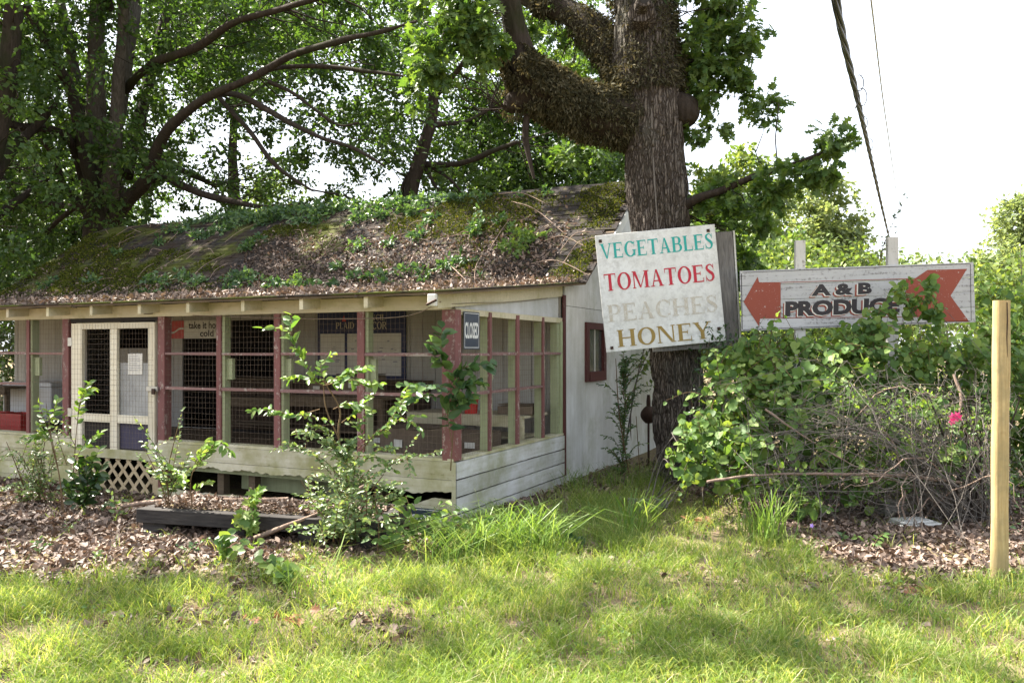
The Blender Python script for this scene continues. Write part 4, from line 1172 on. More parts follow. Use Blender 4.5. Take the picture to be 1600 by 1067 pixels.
P2 = np.array([at(1337, 140, 10.2), at(1340, 158, 10.4), at(1336, 170, 10.4)]) - o0
a.tube(smooth_path(P2, 4), 0.009, 5)
a.build('lashing_loops', M['black_cable'], t, kind='stuff')
P = smooth_path(np.array([at(1340, -160, 6.5), at(1361, 0, 8), at(1379, 150, 12), at(1391, 235, 17), at(1402, 320, 26), at(1410, 420, 48)]), 8)
a = Acc(); a.tube(P, 0.009, 6); one('overhead_wire', 'single thin grey wire running high above the thick cable bundle', 'wire', a, M['metal'])
# ------------------------------------------------------------------ vegetation builders
def spray(acc, C, R, per, tpl, size, flat=0.55, k=7, droop=0.28, updir=0.7, keep=None, nb=(0, 0, 0)):
    """leaf sprays: every clump is a handful of twigs, leaves sit along the twigs"""
    C, R = np.asarray(C, float), np.asarray(R, float)
    m = len(C)
    if m == 0: return
    dirs = rng.normal(size=(m, k, 3)) * (1, 1, flat)
    dirs = norm(dirs) * rng.uniform(0.55, 1.15, (m, k, 1))
    n = m * per
    ci = np.repeat(np.arange(m), per); ti = rng.integers(0, k, n)
    d = dirs[ci, ti]; u = rng.random(n) ** 0.6
    r = R[ci]
    P = C[ci] + d * (r * u)[:, None] + rng.normal(size=(n, 3)) * (0.13 * r)[:, None]
    P[:, 2] -= droop * r * u * u
    D = d + rng.normal(size=(n, 3)) * 0.6 - np.array((0, 0, 0.25))
    N = np.array((0, 0, updir)) + np.array(nb) + rng.normal(size=(n, 3)) * 0.55
    S = size * rng.uniform(0.65, 1.25, n)
    shade = np.clip(rng.random(n) * 0.8 + 0.2 * rng.random(m)[ci], 0, 0.999)
    if keep is not None:
        ok = keep(P); P, D, N, S, shade = P[ok], D[ok], N[ok], S[ok], shade[ok]
    acc.leaves(tpl, P, D, N, S, shade)

def pxpath(pts, Y0, Y1=None, n=6):
    """rows (px, py, radius px) at depth Y0..Y1 -> smooth centre line and radii in metres"""
    pts = np.asarray(pts, float)
    Y = np.linspace(Y0, Y0 if Y1 is None else Y1, len(pts))
    P = np.array([at(p[0], p[1], y) for p, y in zip(pts, Y)])
    Q = smooth_path(np.c_[P, pts[:, 2] / F * Y], n)
    return Q[:, :3], np.maximum(Q[:, 3], 0.004)

def limb(parent, pts, Y0, Y1, mat, bark=0.012, name='limb', seg=10, n=6, bscale=9, wob=0.06):
    P, R = pxpath(pts, Y0, Y1, n)
    w = (np.c_[fnoise(P, 0.9, 51), fnoise(P, 0.9, 61), fnoise(P, 0.9, 71)] - 0.5) * wob * np.minimum(np.arange(len(P)) / 4, 1)[:, None]
    a = Acc(); a.tube(P + w, R, seg, bark=bark, bscale=bscale)
    a.build(name, mat, parent)
    return P

def twigs_to(acc, C, lim, r=0.012, every=1):
    """thin twigs from clump centres to the nearest point of the limbs"""
    lim = np.asarray(lim)
    for c in C[::every]:
        d = ((lim - c) ** 2).sum(1); q = lim[d.argmin()]
        L = np.linalg.norm(q - c)
        if L > 3.2 or L < 0.15: continue
        mid = (q + c) / 2 + rng.normal(size=3) * 0.10 * L + (0, 0, 0.08 * L)
        mid2 = (mid + c) / 2 + rng.normal(size=3) * 0.06 * L
        acc.tube([q, (q + mid) / 2 + rng.normal(size=3) * 0.04 * L, mid, mid2, c], [r * (0.6 + 0.35 * L), r * (0.5 + 0.3 * L), r * 0.9, r * 0.6, r * 0.3], 4, cap=False)

def grid_clumps(rows, x0, y0, Y, dY, per_cell=1.5, cell=50, rad=(0.45, 0.8)):
    C, R = [], []
    for j_, row in enumerate(rows):
        for i_, ch in enumerate(row):
            if ch in '. ': continue
            lam = int(ch) / 9 * per_cell
            for _ in range(rng.poisson(lam)):
                y = Y + rng.uniform(*dY)
                C.append(at(x0 + (i_ + rng.random()) * cell, y0 + (j_ + rng.random()) * cell, y)); R.append(rng.uniform(*rad) * (0.6 if int(ch) < 4 else 1))
    return np.array(C), np.array(R)

# ------------------------------------------------------------------ A: big many-stemmed oak behind the left end of the stand
A = thing('oak_tree', 'huge many-stemmed oak spreading over the left end of the roof', 'tree', at(160, 560, 20.0) * (1, 1, 0))
def base_children(root):
    inv = root.location.copy()
    for ch in root.children:
        ch.location = -inv
limbsA = []
YA = 20.0
limbsA.append(limb(A, [(172, 565, 40), (166, 480, 33), (163, 400, 31), (162, 330, 29), (158, 285, 30), (152, 245, 28)], YA, YA, M['bark_dark'], 0.03, 'trunk', 28, 8, 7))
for pts, y0, y1, mt in (
    ([(160, 345, 14), (154, 290, 20), (150, 250, 19), (150, 180, 15), (150, 90, 13), (153, 0, 12), (156, -120, 10), (150, -300, 6)], 20.15, 19.0, 'bark_pale'),
    ([(166, 350, 12), (170, 300, 15), (174, 265, 13), (181, 200, 11), (186, 120, 10), (192, 40, 9), (200, -80, 8), (215, -260, 5)], 20.1, 18.2, 'bark_pale'),
    ([(190, 190, 6), (193, 140, 9), (204, 50, 10), (212, 0, 10), (224, -100, 8), (250, -240, 5)], 20.3, 21.5, 'bark_pale'),
    ([(150, 300, 8), (136, 245, 11), (124, 160, 9), (114, 100, 8), (106, 55, 8), (92, -10, 7), (70, -120, 4)], 20.2, 21.5, 'bark_pale'),
    ([(152, 305, 8), (136, 258, 11), (112, 150, 8), (92, 108, 8), (68, 58, 7), (34, 0, 6), (-20, -90, 4)], 19.7, 17.5, 'bark_dark'),
    ([(196, 275, 12), (206, 230, 11), (219, 180, 10), (230, 135, 9), (250, 60, 8), (266, -5, 7), (290, -120, 4)], 20.5, 22.5, 'bark_dark'),
    ([(172, 350, 12), (204, 308, 11), (228, 282, 10), (245, 238, 9), (263, 202, 8.5), (300, 168, 7.5), (337, 146, 6.5), (394, 122, 5.5), (450, 89, 5), (498, 74, 5), (550, 60, 4.5), (600, 49, 4), (650, 34, 3)], 19.7, 14.5, 'bark_dark'),
    ([(196, 140, 8), (218, 116, 7), (247, 97, 7), (311, 72, 7), (360, 38, 6), (431, 18, 5), (468, 6, 5), (530, -12, 3)], 19.5, 16.0, 'bark_dark'),
    ([(340, 144, 5), (372, 148, 5), (412, 169, 5), (450, 191, 4), (498, 214, 3.5), (552, 232, 3), (600, 258, 2)], 18.0, 15.0, 'bark_dark'),
    ([(337, 147, 4), (365, 178, 4), (394, 210, 4), (431, 259, 3.5), (487, 297, 2)], 18.2, 16.5, 'bark_dark'),
    ([(236, 279, 8), (262, 280, 6), (281, 289, 6), (330, 307, 5.5), (405, 322, 4)], 19.6, 17.8, 'bark_dark'),
    ([(244, 250, 6), (268, 258, 5), (292, 270, 5), (340, 292, 3.5)], 19.6, 21.0, 'bark_dark'),
    ([(133, 278, 10), (118, 240, 8), (104, 215, 8), (80, 204, 7), (37, 199, 6.5), (0, 191, 6), (-70, 188, 4)], 19.8, 17.5, 'bark_dark'),
    ([(136, 330, 9), (112, 306, 7), (96, 287, 7), (90, 262, 6), (82, 240, 6), (64, 217, 4)], 19.8, 18.6, 'bark_dark'),
    ([(134, 326, 7), (104, 322, 5), (75, 318, 5), (30, 322, 5), (-30, 345, 3)], 20.0, 21.5, 'bark_dark'),
    ([(120, 322, 4), (90, 345, 4), (64, 372, 3), (30, 380, 2)], 20.2, 21.0, 'bark_dark'),
    ([(400, 118, 4), (437, 106, 4), (512, 105, 3.5), (575, 112, 3), (632, 121, 2)], 17.2, 15.5, 'bark_dark'),
    ([(420, 128, 3), (455, 145, 3), (490, 170, 2.5), (530, 196, 2), (560, 192, 1.5)], 17.0, 16.0, 'bark_dark'),
):
    limbsA.append(limb(A, pts, y0, y1, M[mt], 0.012 if pts[0][2] > 6 else 0.005, 'limb', 12 if pts[0][2] > 9 else 8))
LA = np.concatenate(limbsA)
#        0....50...100..150..200..250..300..350..400..450..500..550..600
rowsA = ['88887888877777',    # -50
         '88877888865446',    # 0
         '77767888876668',    # 50
         '76756888763348',    # 100
         '88766887664557',    # 150
         '86778744356656',    # 200
         '87767766665435',    # 250
         '88776224332111',    # 300
         '8885..........',    # 350
         '986...........',    # 400
         '97............']    # 450
CA, RA = grid_clumps(rowsA, -30, -50, 18.5, (-0.7, 7.0), 5.0, 50, (0.42, 0.78))
a = Acc()
spray(a, CA, RA, 135, DIAMOND, 0.135)
# the crown above the picture
CU = np.c_[rng.uniform(-19, -1, 250), rng.uniform(11, 26, 250), rng.uniform(9.5, 16.5, 250)]
ctr = np.array((-9.8, 19.5, 10.5))
CU = CU[(((CU - ctr) / (9.5, 8.5, 6.2)) ** 2).sum(1) < 1]
CU = CU[vnoise(CU * (1, 1, 0.5), 0.24, 5) > 0.60]
spray(a, CU, rng.uniform(0.6, 1.0, len(CU)), 80, DIAMOND, 0.19)
CU = np.c_[rng.uniform(-26, -9, 420), rng.uniform(17, 32, 420), rng.uniform(6.5, 18, 420)]  # unseen back-left clumps added to shade the lower crown
CU = CU[(((CU - (-16, 24, 11.5)) / (9.5, 7.5, 6.8)) ** 2).sum(1) < 1]
CU = CU[(CU[:, 0] / CU[:, 1] < -0.66) | ((CU[:, 2] - H) / CU[:, 1] > 0.44)]
spray(a, CU, rng.uniform(0.7, 1.15, len(CU)), 110, DIAMOND, 0.2)
CU = np.c_[rng.uniform(-17, -5, 420), rng.uniform(11, 22, 420), rng.uniform(9, 15, 420)]  # dense unseen clumps added to keep sun off the roof
CU = CU[(((CU - (-10.5, 16.5, 12)) / (6, 4.6, 2.8)) ** 2).sum(1) < 1]; CU = CU[vnoise(CU * (1, 1, .4), 0.55, 15) > 0.30]
CU = CU[(CU[:, 2] - H) / CU[:, 1] > 0.46]
spray(a, CU, rng.uniform(0.55, 0.9, len(CU)), 90, DIAMOND, 0.19)
# a high bough added out of view, its clumps placed to dapple the lawn with shadow
dapple_clumps = []
for px, py, n_, sp in ((250, 935, 4, .35), (330, 985, 3, .3), (170, 925, 2, .3), (1000, 935, 3, .35), (1120, 905, 4, .35), (1240, 965, 3, .3), (1360, 930, 3, .3), (900, 1010, 3, .3), (1330, 1015, 3, .3), (640, 1010, 2, .3), (760, 930, 2, .25), (90, 1040, 2, .3), (1090, 1040, 2, .3), (470, 905, 2, .25), (1500, 990, 2, .3), (40, 910, 1, .2)):
    for _ in range(n_):
        h_ = rng.uniform(10.5, 13); dapple_clumps.append(gnd(px, py) + rng.normal(size=3) * (sp, sp, 0) + h_ * np.array((SUN_DIR.x, SUN_DIR.y, SUN_DIR.z)) / SUN_DIR.z)
dapple_clumps = np.array(dapple_clumps); spray(a, dapple_clumps, rng.uniform(0.35, 0.6, len(dapple_clumps)), 60, DIAMOND, 0.17)
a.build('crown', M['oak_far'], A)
a = Acc(); shade_bough = smooth_path(np.array([(-9.3, 19, 9.5), (-8.8, 16, 11.5), (-7.5, 13, 12.2), (-5.5, 11, 12.0), (-3.5, 9.5, 11.7)]), 8)
a.tube(shade_bough, np.linspace(.16, .03, len(shade_bough)), 9); a.build('limb', M['bark_dark'], A)
LA = np.concatenate([LA, shade_bough])
a = Acc(); twigs_to(a, CA, LA, 0.012); twigs_to(a, dapple_clumps, LA, 0.012); a.build('twigs', M['bark_dark'], A, kind='stuff')
base_children(A)

# ------------------------------------------------------------------ B: dark tree at the left picture edge
Bt = thing('oak_tree', 'dark oak whose stems lean in at the far left edge', 'tree', at(-60, 570, 17.0) * (1, 1, 0))
lb = [limb(Bt, [(-70, 600, 30), (-62, 450, 22), (-40, 330, 18), (-8, 230, 15), (12, 130, 14), (20, 40, 13), (28, -60, 10), (30, -200, 6)], 17.0, 17.0, M['bark_dark'], 0.02, 'trunk', 18),
      limb(Bt, [(-40, 340, 10), (0, 262, 9), (24, 228, 8), (48, 205, 7), (90, 160, 4)], 17.0, 18.5, M['bark_dark']),
      limb(Bt, [(-55, 400, 10), (-10, 345, 7), (30, 312, 6), (75, 280, 4)], 17.0, 18.8, M['bark_dark'])]
CB, RB = grid_clumps(['8887', '7876', '7776', '7775', '6666', '7776', '8876', '887.', '876.'], -120, -50, 16.5, (-1.5, 5.0), 3.4, 50, (0.4, 0.7))
a = Acc(); spray(a, CB, RB, 120, DIAMOND, 0.13)
CU = np.c_[rng.uniform(-18, -11, 40), rng.uniform(13, 20, 40), rng.uniform(7, 12, 40)]
spray(a, CU, rng.uniform(0.6, 1.0, 60), 70, DIAMOND, 0.19)
a.build('crown', M['oak_far'], Bt)
a = Acc(); twigs_to(a, CB, np.concatenate(lb)); a.build('twigs', M['bark_dark'], Bt, kind='stuff')
base_children(Bt)

# ------------------------------------------------------------------ C: slender dark trees behind the middle of the roof
Ct = thing('slender_tree', 'slender dark tree rising behind the middle of the mossy roof', 'tree', at(638, 560, 21.0) * (1, 1, 0))
lc = [limb(Ct, [(618, 560, 16), (630, 420, 14), (640, 309, 12), (659, 244, 11), (674, 187, 9), (679, 142, 8), (690, 90, 7), (704, 10, 6), (710, -90, 4)], 21.0, 20.0, M['bark_dark'], 0.015, 'trunk', 14),
      limb(Ct, [(620, 330, 6), (632, 290, 6), (648, 262, 5), (672, 215, 4)], 21.0, 20.6, M['bark_dark']),
      limb(Ct, [(664, 257, 5), (700, 258, 5), (735, 252, 4.5), (770, 237, 4), (810, 222, 2.5)], 20.8, 19.5, M['bark_dark']),
      limb(Ct, [(676, 196, 5), (700, 193, 4.5), (730, 188, 3), (765, 170, 2)], 20.7, 21.6, M['bark_dark']),
      limb(Ct, [(679, 150, 6), (700, 128, 5), (724, 98, 4), (752, 52, 3), (775, 0, 2)], 20.5, 19.0, M['bark_dark']),
      limb(Ct, [(664, 262, 3), (680, 290, 2.5), (692, 318, 2)], 20.8, 20.2, M['bark_dark']),
      limb(Ct, [(676, 262, 3), (708, 285, 2.5), (734, 318, 2)], 20.8, 20.0, M['bark_dark'])]
#        550..600..650..700..750..800..850..900..950
rowsC = ['888888888', '687788888', '678878888', '678888888', '668877888', '556677888', '334566788', '233455678']
CC, RC = grid_clumps(rowsC, 555, -50, 20.5, (-0.2, 6.5), 4.6, 50, (0.45, 0.85))
a = Acc(); spray(a, CC, RC, 125, DIAMOND, 0.135)
a.build('crown', M['oak_far'], Ct)
a = Acc(); twigs_to(a, CC, np.concatenate(lc), 0.011); a.build('twigs', M['bark_dark'], Ct, kind='stuff')
base_children(Ct)

# ------------------------------------------------------------------ D: the oak trunk that carries the price sign
YD = 10.5
D_ = thing('oak_tree', 'thick oak with furrowed bark and a fern-covered limb, the price sign on its trunk', 'tree', (at(1070, 750, YD)[0], YD, 0))
P, R = pxpath([(1075, 800, 58), (1072, 755, 47), (1068, 700, 42), (1062, 640, 40), (1052, 540, 40), (1042, 440, 42), (1031, 340, 44), (1024, 260, 46), (1018, 190, 50), (1012, 120, 50), (1006, 50, 47), (1002, -20, 44), (1000, -120, 40)], YD, YD, 22)
a = Acc(); a.tube(P, R, 200, bark=0.040, bscale=21, seed=3); a.build('trunk', M['bark'], D_)
LD = [P]
LD.append(limb(D_, [(1000, 185, 44), (965, 182, 40), (925, 178, 38), (890, 165, 38), (855, 148, 36), (828, 120, 32), (812, 80, 22), (803, 40, 17), (795, -10, 16), (785, -90, 13), (770, -220, 8)], YD, 9.6, M['bark_dark'], 0.02, 'limb', 40, 8, 14, 0.02))
LD.append(limb(D_, [(840, 150, 20), (812, 158, 20), (796, 165, 15), (788, 170, 6)], 10.1, 9.9, M['bark_dark'], 0.02, 'limb_stub', 18))
LD.append(limb(D_, [(992, 130, 30), (962, 90, 28), (930, 50, 24), (890, 22, 20), (840, 2, 17), (780, -30, 12), (700, -80, 7)], 10.6, 11.8, M['bark_dark'], 0.018, 'limb', 24, 7, 14, 0.02))
LD.append(limb(D_, [(1006, 45, 24), (1004, 28, 23), (1003, 14, 20)], 10.35, 9.93, M['bark'], 0.012, 'limb_stub', 20))
LD.append(limb(D_, [(1010, -20, 30), (1040, -90, 26), (1090, -180, 18), (1150, -300, 10)], 10.5, 10.0, M['bark_dark'], 0.015, 'limb', 18))
LD.append(limb(D_, [(1000, -60, 34), (985, -160, 26), (960, -300, 15)], 10.5, 11.2, M['bark_dark'], 0.015, 'limb', 18))
a = Acc()
ctr = at(1060, 172, 10.42)
dv = np.array((0.86, -0.25, -0.42)); L_ = 0.85 * np.array((-.15, 0, .08, .15, .21, .26, .295, .315, .325)); a.tube(ctr + L_[:, None] * dv, [.20, .21, .215, .21, .19, .155, .11, .065, .01], 48, bark=0.03, bscale=13); a.build('burl', M['bark_dark'], D_)
ctr = at(1003, 12, 9.95); a = Acc(); a.tube([ctr + (0, 0.0, 0), ctr + (0, -0.17, 0.02)], [0.10, 0.085], 16); a.build('knot_hole', M['bark'], D_)
a = Acc(); a.tube([ctr + (0, -0.172, 0.02), ctr + (0, -0.178, 0.02)], [0.055, 0.05], 12); a.build('hollow', M['dark'], D_)
LD.append(limb(D_, [(1062, 330, 9), (1090, 312, 7), (1130, 298, 6), (1180, 276, 5), (1250, 254, 4), (1300, 232, 2.5)], 10.4, 9.2, M['bark_dark'], 0.004, 'limb', 8))
LD.append(limb(D_, [(823, 180, 5), (820, 215, 5), (826, 250, 4), (834, 280, 2.5)], 10.0, 9.9, M['bark_dark'], 0.004, 'limb', 8))
for z0_, x0_ in ((0.0, 1000),):
    pass
a = Acc(); P_, R_ = pxpath([(1018, 170, 1.6), (1021, 250, 1.8), (1026, 330, 1.6), (1034, 420, 1.4)], 10.09, 10.12, 8)
a.tube(P_ + (0, 0.006, 0), R_ * (0.7 + 0.4 * rng.random(len(R_))), 5); a.build('scar_streak', M['twig'], D_)
# dried fern coating the limb and upper trunk, hanging
def fern_coat(P, R, n, down=0.75, side=None):
    k_ = rng.integers(0, len(P) - 1, n); u = rng.random(n)
    c = P[k_] * (1 - u[:, None]) + P[k_ + 1] * u[:, None]; r = R[k_] * (1 - u) + R[k_ + 1] * u
    T = norm(P[k_ + 1] - P[k_]); q = rng.normal(size=(n, 3)); q = norm(q - T * (q * T).sum(1, keepdims=True))
    pos = c + q * (r * rng.uniform(0.92, 1.15, n))[:, None]
    D = q * 0.75 + rng.normal(size=(n, 3)) * 0.55 - np.array((0, 0, down)); N = q + rng.normal(size=(n, 3)) * 0.5
    pos = pos + q * (np.clip(fnoise(pos, 3.2, 19) - 0.45, 0, 1) * 0.22)[:, None] * rng.random((n, 1))
    ok = fnoise(pos, 3.0, 17) > rng.uniform(0.34, 0.52, n)
    return pos[ok], D[ok], N[ok]
a = Acc()
P_, R_ = pxpath([(985, 185, 42), (945, 182, 40), (905, 172, 39), (870, 155, 38), (840, 135, 36), (815, 105, 28), (800, 75, 18)], YD, 9.75, 8)
p, d, n_ = fern_coat(P_, R_, 40000); a.leaves(SLIM, p, d, n_, 0.02 + 0.062 * rng.random(len(p)) ** 1.8)
P_, R_ = pxpath([(840, 150, 20), (812, 158, 22), (792, 166, 18)], 10.1, 9.9, 5)
p, d, n_ = fern_coat(P_, R_, 2200); a.leaves(SLIM, p, d, n_, 0.02 + 0.06 * rng.random(len(p)) ** 1.8)
P_, R_ = pxpath([(1012, 150, 50), (1010, 110, 50), (1006, 50, 47), (1002, -20, 45)], YD, YD, 6)
p, d, n_ = fern_coat(P_, R_, 15000); a.leaves(SLIM, p, d, n_, 0.02 + 0.06 * rng.random(len(p)) ** 1.8)
P_, R_ = pxpath([(985, 120, 30), (955, 80, 28), (900, 28, 22), (840, 2, 18)], 10.55, 11.4, 6)
p, d, n_ = fern_coat(P_, R_, 12000); a.leaves(SLIM, p, d, n_, 0.02 + 0.06 * rng.random(len(p)) ** 1.8)
a.build('dried_fern', M['fern'], D_, kind='stuff')
# leaves: near sprays with lobed leaves
def pxclumps(L, Ydef):
    C, R = [], []
    for px, py, rp, *yy in L:
        y = (yy[0] if yy else Ydef)
        r = rp / F * y
        m = max(1, int(round((rp / 24) ** 2)))
        for _ in range(m):
            q = rng.normal(size=3) * 0.45
            C.append(at(px, py, y) + q * r); R.append(min(0.36, max(0.2, r * 0.6)))
    return np.array(C), np.array(R)
near = [(1110, 30, 60), (1150, 75, 45), (1095, 100, 55, 10.9), (1140, 125, 45), (1115, 160, 38), (1160, 155, 22), (1200, 182, 14), (1085, 60, 50, 11.2), (1120, 195, 28), (1090, 215, 20), (1070, 120, 40, 10.9), (1130, 60, 50), (1165, 110, 30), (1105, 0, 60), (1150, -30, 60), (1080, -60, 70),
        (720, 10, 55, 9.3), (760, 40, 45, 9.4), (690, 55, 45, 9.2), (725, 85, 40, 9.2), (660, 90, 30, 9.1), (690, 120, 25, 9.0), (640, 135, 20, 9.0), (770, 85, 30, 9.6), (690, 0, 50, 9.5), (880, 80, 45, 11.6), (850, 40, 50, 11.7), (930, 110, 30, 11.8), (900, 230, 40, 12.5),
        (1112, 318, 26, 10.9), (1155, 340, 42, 10.8), (1140, 390, 40, 11.3), (1175, 390, 32, 11.0), (1190, 290, 26, 9.7), (1235, 268, 24, 9.5), (1285, 243, 22, 9.3), (1185, 335, 32, 10.3), (1225, 315, 26, 9.8), (1130, 275, 18, 10.0), (1300, 215, 12, 9.2), (1265, 285, 16, 9.5), (1320, 222, 9, 9.2), (1100, 305, 22, 10.3), (1150, 306, 24, 10.0), (1205, 290, 22, 9.7), (1250, 268, 20, 9.5), (1165, 325, 26, 10.0), (1215, 308, 20, 9.7), (1275, 258, 16, 9.4), (1175, 430, 28, 10.6), (1120, 440, 30, 10.8), (1110, 355, 24, 11.4)]
CN, RN = pxclumps(near, YD)
a = Acc(); spray(a, CN, RN, 85, OAK, 0.12, 0.8, nb=(0, -0.35, 0))
CU = np.c_[rng.normal(1.6, 1.8, 36), rng.normal(12.0, 1.6, 36), rng.uniform(6.8, 12.5, 36)]
CU = CU[to_px(CU)[1] < -60]
spray(a, CU, rng.uniform(0.5, 0.9, len(CU)), 80, DIAMOND, 0.17)
a.build('crown', M['oak_leaf'], D_)
a = Acc(); twigs_to(a, CN, np.concatenate(LD), 0.008); twigs_to(a, CU, np.concatenate(LD), 0.012); a.build('twigs', M['bark_dark'], D_, kind='stuff')
base_children(D_)

# ------------------------------------------------------------------ sunlit trees beyond
def far_tree(name, label, px, Y, top, wpx, mat='bright_leaf', n=70, low=0.12, per=130, leaf=0.17, tall=1.0):
    base = at(px, 560, Y) * (1, 1, 0)
    zt = at(px, top, Y)[2]; w = wpx / F * Y
    t = thing(name, label, 'tree', base)
    a = Acc(); zz = np.linspace(-0.2, zt * 0.8, 9)
    tr = np.c_[0.15 * np.sin(zz * 0.6 + px), 0.1 * np.cos(zz * 0.5), zz]
    a.tube(tr, np.linspace(0.02 * zt + 0.06, 0.03, 9), 9, bark=0.012); a.build('trunk', M['bark_dark'], t)
    q = norm(rng.normal(size=(n, 3))) * (rng.random((n, 1)) ** 0.4)
    zc = zt * (0.5 + low / 2); hz = zt * (0.5 - low / 2)
    lump = 0.75 + 0.5 * vnoise(q + px, 1.6, 9)[:, None]
    C = q * (w / 2, w / 2, hz * 0.93) * lump + (0, 0, zc)
    C[:, 2] = np.minimum(C[:, 2], zt - 0.35)
    a = Acc(); spray(a, C, rng.uniform(0.45, 0.95, n) * (0.6 + zt / 22), per, DIAMOND, leaf, 0.7)
    a.build('crown', M[mat], t)
    a = Acc(); twigs_to(a, C, tr, 0.012, 2); a.build('twigs', M['bark_dark'], t, kind='stuff')
far_tree('leafy_tree', 'sunlit pale green tree just right of the oak trunk beyond the grey board', 1135, 27, 228, 185, n=190, leaf=.19)
far_tree('leafy_tree', 'sunlit round tree beyond the left half of the arrow board', 1265, 30, 262, 175, 'hazed_leaf', n=190, leaf=.2)
far_tree('leafy_tree', 'small dark green tree behind the left post of the arrow board', 1225, 23, 330, 110, 'vine_leaf', n=40)
far_tree('leafy_tree', 'low rounded pale tree far beyond the right post of the arrow board', 1425, 46, 372, 120, 'hazed_leaf', n=60, leaf=0.22)
far_tree('leafy_tree', 'far low pale tree seen between the two arrow board posts', 1340, 50, 372, 130, 'hazed_leaf', n=50, leaf=0.22)
far_tree('leafy_tree', 'tall pale green tree at the right edge beyond the yellow post', 1602, 30, 280, 125, 'hazed_leaf', n=150)
far_tree('leafy_tree', 'bushy pale tree between the arrow board end and the yellow post', 1560, 26, 372, 100, 'hazed_leaf', n=60)
far_tree('leafy_tree', 'pale tree wholly at the right beyond the picture edge', 1740, 28, 240, 180, 'hazed_leaf', n=80)
far_tree('leafy_tree', 'bright yellow green tree seen through the oak boughs over the roof', 430, 32, 232, 130, n=80)
far_tree('leafy_tree', 'bright small tree over the roof left of the slender dark tree', 530, 36, 292, 120, n=50)
far_tree('leafy_tree', 'bright low tree over the roof below the spreading oak boughs', 340, 34, 318, 110, n=50)
far_tree('leafy_tree', 'bright tree over the roof right of the slender dark tree', 770, 33, 262, 150, n=70)
far_tree('leafy_tree', 'bright tree behind the roof ridge at the left of the thick oak trunk', 920, 31, 238, 150, n=80)
far_tree('leafy_tree', 'bright low tree between the oak stems and the left roof slope', 215, 33, 318, 120, n=50)
far_tree('leafy_tree', 'sunlit tree behind the dark trunks at the far left edge', 40, 31, 180, 240, n=90)
far_tree('leafy_tree', 'sunlit tree beyond the left picture edge behind the stand', -190, 30, 200, 240, 'bright_leaf', n=70)

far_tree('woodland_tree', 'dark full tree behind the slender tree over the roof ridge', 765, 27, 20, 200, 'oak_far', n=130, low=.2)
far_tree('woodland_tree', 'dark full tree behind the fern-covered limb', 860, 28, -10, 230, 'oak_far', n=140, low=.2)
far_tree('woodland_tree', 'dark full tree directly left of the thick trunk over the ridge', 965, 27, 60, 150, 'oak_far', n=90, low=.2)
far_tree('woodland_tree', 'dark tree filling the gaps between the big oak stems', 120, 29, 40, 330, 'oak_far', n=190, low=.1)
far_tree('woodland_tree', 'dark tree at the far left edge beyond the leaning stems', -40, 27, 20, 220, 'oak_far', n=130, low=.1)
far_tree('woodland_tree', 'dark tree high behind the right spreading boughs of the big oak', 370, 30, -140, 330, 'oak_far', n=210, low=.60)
# ------------------------------------------------------------------ shrubs, vines, saplings
def leaf_objects(root, tpl, P, D, N, S, mat, limit=300, rest_name='leaves', name='leaf'):
    """the nearest leaves are parts of their own (shared mesh), the others one stuff part"""
    o0 = np.array(root.location)
    D = norm(D); N = norm(N - D * (N * D).sum(1, keepdims=True)); Bv = np.cross(N, D)
    order = np.argsort(np.linalg.norm(P - (0, 0, H), axis=1) / S)
    a = Acc(); a.leaves(tpl, np.zeros((1, 3)), np.array([[1., 0, 0]]), np.array([[0, 0, 1.]]), np.ones(1), np.zeros(1) + 1e-4)
    me = a.mesh('leaf'); me.materials.append(mat)
    for i_ in order[:limit]:
        o = bpy.data.objects.new(name, me); COL.objects.link(o); o.parent = root
        m_ = Matrix.Identity(4); s = S[i_]
        for r_ in range(3):
            m_[r_][0], m_[r_][1], m_[r_][2], m_[r_][3] = D[i_][r_] * s, Bv[i_][r_] * s, N[i_][r_] * s, P[i_][r_] - o0[r_]
        o.matrix_local = m_
    rest = order[limit:]
    if len(rest):
        a = Acc(); a.leaves(tpl, P[rest] - o0, D[rest], N[rest], S[rest]); a.build(rest_name, mat, root, kind='stuff')

def along(P, n, u0=0.15, lean=0.8, up=0.5, size=0.06):
    """leaves set alternately along a twig"""
    P = np.asarray(P); L = np.r_[0, np.cumsum(np.linalg.norm(np.diff(P, axis=0), axis=1))]
    u = (np.linspace(u0, 1, n) + rng.normal(size=n) * 0.01).clip(0, 1) * L[-1]
    pos = np.c_[[np.interp(u, L, P[:, k_]) for k_ in range(3)]].T
    T = norm(np.c_[[np.interp(u, L, np.gradient(P[:, k_])) for k_ in range(3)]].T)
    side = norm(np.cross(T, (0, 0, 1.0)) + 1e-6) * np.where(np.arange(n) % 2, 1, -1)[:, None]
    D = T * 0.6 + side * lean + rng.normal(size=(n, 3)) * 0.3 + (0, 0, -0.12)
    N = np.array((0, 0, up + 0.1)) + rng.normal(size=(n, 3)) * 0.4 + np.array((0, -0.75, 0))
    return pos, D, N, size * rng.uniform(0.7, 1.2, n) * (0.75 + 0.25 * np.sin(np.linspace(0.4, 2.9, n)))

